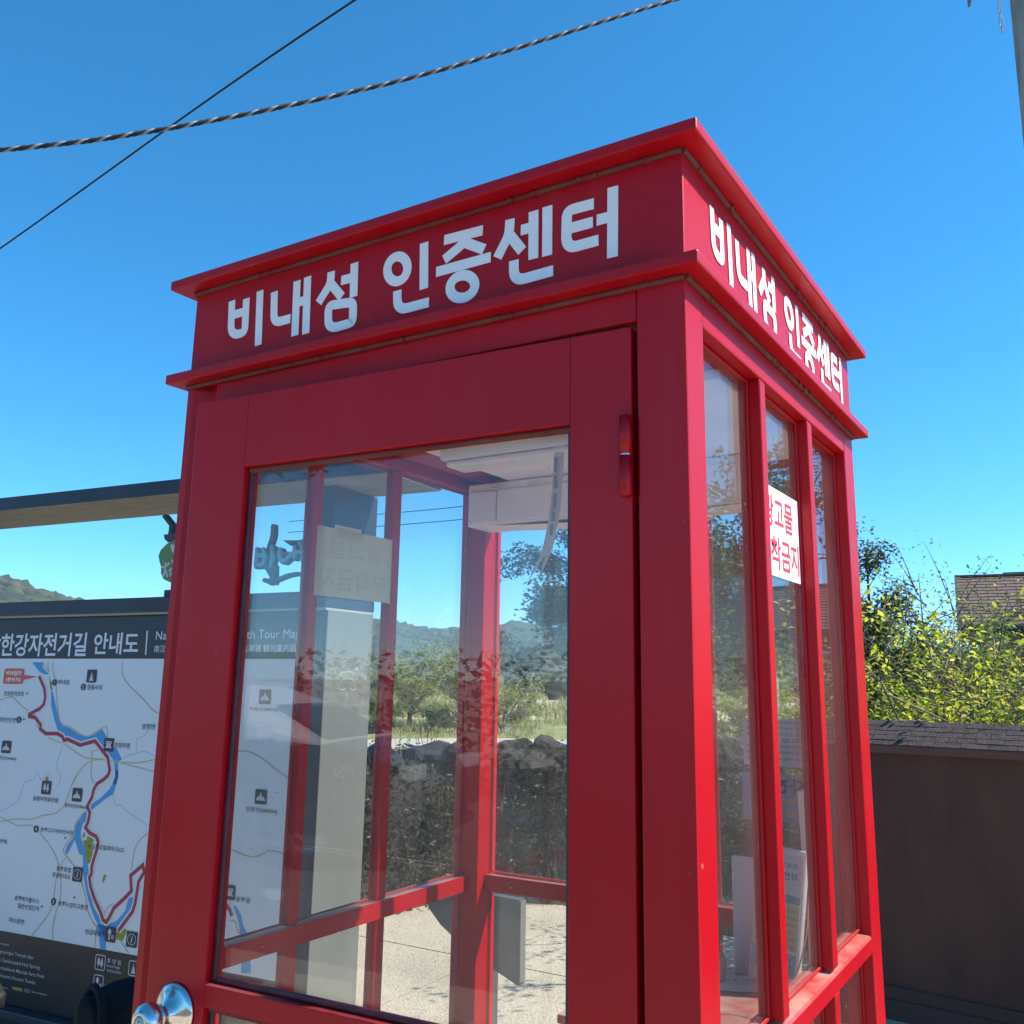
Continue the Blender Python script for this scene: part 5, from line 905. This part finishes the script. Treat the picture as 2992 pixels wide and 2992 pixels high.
mb.prism([cp_[0],(2*ax_-cp_[0][0],cp_[0][1]),(2*ax_-cp_[5][0],cp_[5][1]),(2*ax_-cp_[4][0],cp_[4][1]),(2*ax_-cp_[3][0],cp_[3][1]),cp_[2],cp_[3],cp_[4],cp_[5]], -.041, -.009); mb.build('dark_cap', WOODB, em)
WFIG = mat('emblem_white', (.50,.52,.48), .5); bw = EMB['bowl']; mb = MB(BF); mb.prism([bw[0],(2*ax_-bw[0][0],bw[0][1]),(2*ax_-bw[4][0],bw[4][1]),(2*ax_-bw[3][0],bw[3][1]),bw[2],bw[3],bw[4]], -.0118, -.009); mb.build('white_bowl', WFIG, em)
mb = MB(BF)
for P in EMB['fig']: mb.stroke(P, .0098, -.0118, -.009); mb.stroke([(2*ax_-p[0],p[1]) for p in P], .0098, -.0117, -.0091)
for P in EMB['fig2']: mb.stroke(P, .0062, -.0116, -.0092); mb.stroke([(2*ax_-p[0],p[1]) for p in P], .0062, -.0115, -.0093)
mb.build('white_figures', WFIG, em)
pd2 = EMB['ped']; zt1, zt2, zb = pd2[0][1], pd2[1][1], 1.8805
mb = MB(BF); mb.box(pd2[0][0], 2*ax_-pd2[0][0], -.042, -.016, zt2+.0003, zt1+.01); mb.box(pd2[1][0], 2*ax_-pd2[1][0], -.044, -.014, zb, zt2); mb.build('stepped_base', WOODB, em)

# grey panel of the air-pump stand, behind the booth
ap = thing('pump_stand', 'dark grey slanted panel of an air pump stand behind the red corner post', 'pump stand', (-1.60,1.86,0))
DKG = mat('dark_grey_sheet', (.06,.068,.068), .5, var=.2, vs=6, rvar=.1)
pu = Vector((.9,-.05,0)).normalized(); pt = Vector((.05,.9,0)).normalized()
def AF(a,t,z): p = Vector((-1.385,1.82,0))+pu*a+pt*t; return (p.x,p.y,z)
MB(AF).prism([(0,.525),(0,.80),(-.30,.80),(-.42,.76),(-.41,.72),(-.35,.67),(-.22,.60)], 0, .035).build('slanted_panel', DKG, ap)
MB(AF).box(.0005,.006,.002,.033,.535,.795).build('sunlit_edge', GREY_METAL, ap)  # paler strip: sunlight on the panel edge put into its colour
MB(AF).box(-.27,-.17,.037,.12,.012,.77,.006).build('pump_post', DKG, ap)

# ------------------------------------------------------------------ small-wheeled bicycle parked in front of the map
bk = thing('bicycle', 'small wheeled bicycle with red tube and black bag below the map board', 'bicycle', (-1.95,.40,0))
def KF(a,t,z): p = Vector((-1.52,.345,0))+Vector((-.993,.115,0))*a+Vector((-.115,-.993,0))*t; return (p.x,p.y,z)
def kt(P, r, n=8): return MB().tube([KF(*p) for p in P], r, n)
RF = mat('bike_red', (.42,.015,.012), .3, coat=.3); 
for a in (0,.98):
    wv = MB().lathe([(-.018,.212),(-.014,.238),(0,.246),(.014,.238),(.018,.212),(.006,.207),(-.006,.207),(-.018,.212)], KF(a,0,.262), tuple(Vector((-.115,-.993,0))), 40).build('wheel', mat('tyre_rubber', (.014,.014,.014), .8), bk)
    MB().lathe([(-.012,.190),(-.012,.211),(.012,.211),(.012,.190),(-.012,.190)], KF(a,0,.262), tuple(Vector((-.115,-.993,0))), 40).build('rim', GREY_METAL, wv)
    mb = MB()
    for k in range(16):
        q = 2*pi*k/16; mb.tube([KF(a+.015*cos(q),.014*(-1)**k,.262+.015*sin(q)), KF(a+.195*cos(q+.2),0,.262+.195*sin(q+.2))], .0011, 4, False)
    mb.build('spokes', STEEL, wv); MB().lathe([(-.045,.014),(.045,.014)], KF(a,0,.262), tuple(Vector((-.115,-.993,0))), 14).build('hub', STEEL, wv)
kt([(.10,0,.70),(.40,0,.52),(.62,0,.44)], .020, 12).build('main_tube', RF, bk)
kt([(.14,0,.665),(.42,0,.65),(.655,0,.64)], .017, 12).build('top_tube', RF, bk)
kt([(.62,0,.30),(.66,0,.66),(.675,0,.72)], [.019,.017,.014], 10).build('seat_tube', BLACK, bk)
for s in (-.05,.05): kt([(.62,s*.4,.31),(.98,s,.262)], .010).build('chain_stay', BLACK, bk); kt([(.665,s*.3,.66),(.98,s,.262)], .008).build('seat_stay', BLACK, bk); kt([(.075,s*.5,.58),(0,s,.262)], .012).build('fork_blade', BLACK, bk)
kt([(.075,0,.56),(.10,0,.68),(.115,0,.76)], [.02,.02,.014], 12).build('head_tube', BLACK, bk)
kt([(.02,-.24,.74),(.06,-.16,.75),(.115,0,.76),(.17,.16,.75),(.21,.24,.74)], .012).build('handlebar', BLACK, bk)
for s in (-1,1): kt([(.115+s*.095,s*.24,.74),(.115+s*.15,s*.33,.735)], .017, 10).build('grip', BLACK, bk)
MB(KF).add([(a_,b_,z_-.09) for a_,b_,z_ in [(.55,-.02,.805),(.55,.02,.805),(.72,.07,.81),(.83,.085,.825),(.83,-.085,.825),(.72,-.07,.81),(.54,-.015,.84),(.54,.015,.84),(.72,.055,.855),(.84,.075,.87),(.84,-.075,.87),(.72,-.055,.855)]], [(0,1,2,5),(5,2,3,4),(6,11,8,7),(11,10,9,8),(0,6,7,1),(1,7,8,2),(2,8,9,3),(3,9,10,4),(4,10,11,5),(5,11,6,0)], True).build('saddle', BLACK, bk)
MB().lathe([(-.006,.07),(.006,.07),(.006,.05),(-.006,.05),(-.006,.07)], KF(.62,.06,.29), tuple(Vector((-.115,-.993,0))), 24).build('chain_ring', STEEL, bk)
for s in (-1,1): kt([(.62,s*.07,.29),(.62+s*.12,s*.09,.20)], .009).build('crank', STEEL, bk); MB(KF).box(.62+s*.12-.04,.62+s*.12+.04,s*.14-.045,s*.14+.045,.19,.21,.004).build('pedal', BLACK, bk)
bag = thing('handlebar_bag', 'slouching black bag with straps hung on the bicycle handlebar', 'bag', KF(.03,0,.85))
bm = bmesh.new(); bmesh.ops.create_cube(bm, size=1); bmesh.ops.subdivide_edges(bm, edges=bm.edges[:], cuts=7, use_grid_fill=True)
for v in bm.verts:
    q = v.co.copy(); s_ = Vector((q.x*(1-.5*abs(q.z*2)**3*.3), q.y, q.z)); r_ = s_.normalized()*.5; s_ = s_.lerp(r_, .42); n_ = noise.noise(q*3.2)*.10+noise.noise(q*8)*.035
    s_ *= 1+n_; v.co = Vector(KF(-.095+s_.x*.11+.04*(s_.z-.1), .0+s_.y*.24, .785+s_.z*.23-.05*max(0,-s_.x)))
me = bpy.data.meshes.new('bag_body'); bm.to_mesh(me); bm.free(); CLOTH = mat('black_nylon', (.010,.010,.013), .75, spec=.15, var=.4, vs=14, bump=.4, bs=30); me.polygons.foreach_set('use_smooth', [True]*len(me.polygons)); link('bag_body', me, CLOTH, bag)
for s in (-.08,.08): MB().tube(smooth_path([KF(-.015,s,.86),KF(-.07,s*1.1,.905),KF(-.125,s*1.2,.88),KF(-.14,s*1.3,.78),KF(-.10,s*1.3,.68)], 5), .008, 6).build('strap', CLOTH, bag)

# ------------------------------------------------------------------ behind the viewer (seen mirrored in the glass): parked car, tree, added hedge
car = thing('parked_car', 'dark car, roof painted white for mirrored sky, reflected in the door glass', 'car', (-6.3,-5.9,0))
def CF(a,t,z): p = Vector((-6.3,-5.9,0))+Vector((.985,-.17,0))*a+Vector((.17,.985,0))*t; return (p.x,p.y,z)
WPAINT = mat('white_for_sky_sheen', (.82,.82,.82), .3, coat=.5); DPAINT = mat('dark_car_paint', (.012,.013,.016), .18, coat=.5); DGL = mat('car_glass', (.012,.014,.016), .05, spec=.8)  # white roof paint stands in for sky mirrored on a dark roof
low = [(-2.25,.40),(-2.28,.62),(-2.22,.86),(-1.95,1.00),(-1.2,1.03),(1.0,1.02),(1.75,.96),(2.15,.84),(2.27,.66),(2.27,.40),(2.1,.27),(-2.1,.27)]
top = [(-2.08,.98),(-1.95,1.10),(-1.62,1.34),(-1.25,1.44),(-.3,1.48),(.25,1.45),(.75,1.30),(1.35,1.02),(1.42,.98)]
def loft(secs):
    n = len(secs[0][1]); V = []; F = []
    for (t,P) in secs: V += [(p[0],t,p[1]) for p in P]
    for i in range(len(secs)-1):
        for k in range(n): F.append((i*n+k,i*n+(k+1)%n,(i+1)*n+(k+1)%n,(i+1)*n+k))
    F += [tuple(range(n)), tuple(range((len(secs)-1)*n, len(secs)*n))[::-1]]; return V, F
sc_ = lambda P, kx, kz, zc: [(p[0]*kx, zc+(p[1]-zc)*kz) for p in P]
V, F = loft([(t, sc_(low,kx,kz,.62)) for t,kx,kz in ((-.93,.955,.86),(-.91,.98,.95),(-.84,.995,1),(0,1,1.02),(.84,.995,1),(.91,.98,.95),(.93,.955,.86))]); MB(CF).add(V, F).build('body', DPAINT, car)
V, F = loft([(t, sc_(top,kx,kz,.98)) for t,kx,kz in ((-.82,.99,.50),(-.74,.985,.80),(-.66,.98,.95),(-.5,.98,1),(0,.98,1.01),(.5,.98,1),(.66,.98,.95),(.74,.985,.80),(.82,.99,.50))]); MB(CF).add(V, F).build('cabin', WPAINT, car)
for s in (-1,1):
    def side(z): return s*(.872-.30*(z-1.0))
    for P in ([(-1.60,1.02),(-1.42,1.18),(-.62,1.22),(-.62,1.02)],[(-.54,1.02),(-.54,1.22),(.20,1.21),(.24,1.02)],[(.32,1.02),(.28,1.20),(.62,1.17),(1.0,1.02)]):
        MB(CF).add([(a,side(z),z) for a,z in P]+[(a,side(z)-s*.02,z) for a,z in P], [(0,1,2,3),(4,7,6,5)]+[(i,(i+1)%4,(i+1)%4+4,i+4) for i in range(4)]).build('side_window', DGL, car)
    MB(CF).tube([(-1.5,s*.60,1.39),(-1.3,s*.62,1.45),(-.2,s*.62,1.505),(.3,s*.6,1.47)], .018, 8).build('roof_rail', STEEL, car)
    MB(CF).box(.80,.98,s*.96-.09,s*.96+.09,1.02,1.17,.03).build('wing_mirror', WPAINT, car)
    MB(CF).box(2.05,2.25,s*.68-.18,s*.68+.18,.72,.84,.02).build('headlight', mat('lamp_glass', (.7,.7,.72), .1), car); MB(CF).box(-2.27,-2.1,s*.74-.12,s*.74+.12,.78,.98,.02).build('tail_light', mat('tail_red', (.35,.01,.01), .2), car)
    for a in (-1.38,1.40):
        wv = MB(CF).lathe([(-.11,.20),(-.11,.31),(-.09,.33),(.09,.33),(.11,.31),(.11,.20),(-.11,.20)], (a,s*.82,.342), (0,1,0), 32).build('wheel', mat('car_tyre', (.015,.015,.015), .8), car)
        MB(CF).lathe([(s*.10,.001),(s*.09,.06),(s*.07,.12),(s*.10,.20)], (a,s*.82,.342), (0,1,0), 24).build('rim', STEEL, wv)
MB(CF).add([(1.36,-.62,1.05),(1.36,.62,1.05),(.79,.54,1.305),(.79,-.54,1.305)], [(0,1,2,3)]).build('windscreen', DGL, car)
MB(CF).add([(-2.00,-.60,1.08),(-2.00,.60,1.08),(-1.68,.54,1.325),(-1.68,-.54,1.325)], [(0,1,2,3)]).build('rear_window', DGL, car)
MB(CF).box(-2.25,2.2,-.86,.86,.20,.30).build('underbody', BLACK, car)
tree('roadside_tree', 'leafy roadside tree mirrored in the upper part of the door glass', 'tree', (-9.6,-8.6,0), 4.2, .2, limbs_round(16,4.3,8.5,3.3,61), OAK, 18000, .14, seed=63, spread=.3, twig_r=.015)
tree('roadside_tree', 'second roadside tree mirrored behind the car in the door glass', 'tree', (-19,-9.5,0), 2.2, .22, limbs_round(13,2.2,6.5,3.2,64), OAK, 9000, .17, seed=65, spread=.32, twig_r=.015)
HEDGE = leaf_mat('hedge_leaf', (.02,.035,.01), (.035,.06,.015), (.07,.09,.025), .2)
P = np.stack([rng.uniform(-16,9,9000), -10.6+rng.normal(0,.45,9000)-.0, rng.uniform(0,1.9,9000)],1); V, F, S = leaves(P, .16, rng, .3); tag(link('hedge', npmesh('hedge', V, F, S), HEDGE), 'long dark hedge added behind the parked car to darken reflections', 'hedge', kind='stuff')  # unseen hedge, added to darken what the door glass mirrors

# ------------------------------------------------------------------ air: thin pale haze in one closed box, sky outside it
hz_ = bpy.data.materials.new('thin_haze'); hz_.use_nodes = True; N = hz_.node_tree.nodes; N.remove(N['Principled BSDF']); vol = N.new('ShaderNodeVolumePrincipled')
vol.inputs['Color'].default_value = (.75,.86,1,1); vol.inputs['Density'].default_value = .00045; vol.inputs['Anisotropy'].default_value = .2
hz_.node_tree.links.new(vol.outputs[0], N['Material Output'].inputs['Volume'])
hb = MB().box(-720,720,-720,720,-3.2,56).build('haze', hz_); tag(hb, kind='stuff'); hb['label'] = 'thin pale haze lying over the fields and hills'; hb['category'] = 'haze'
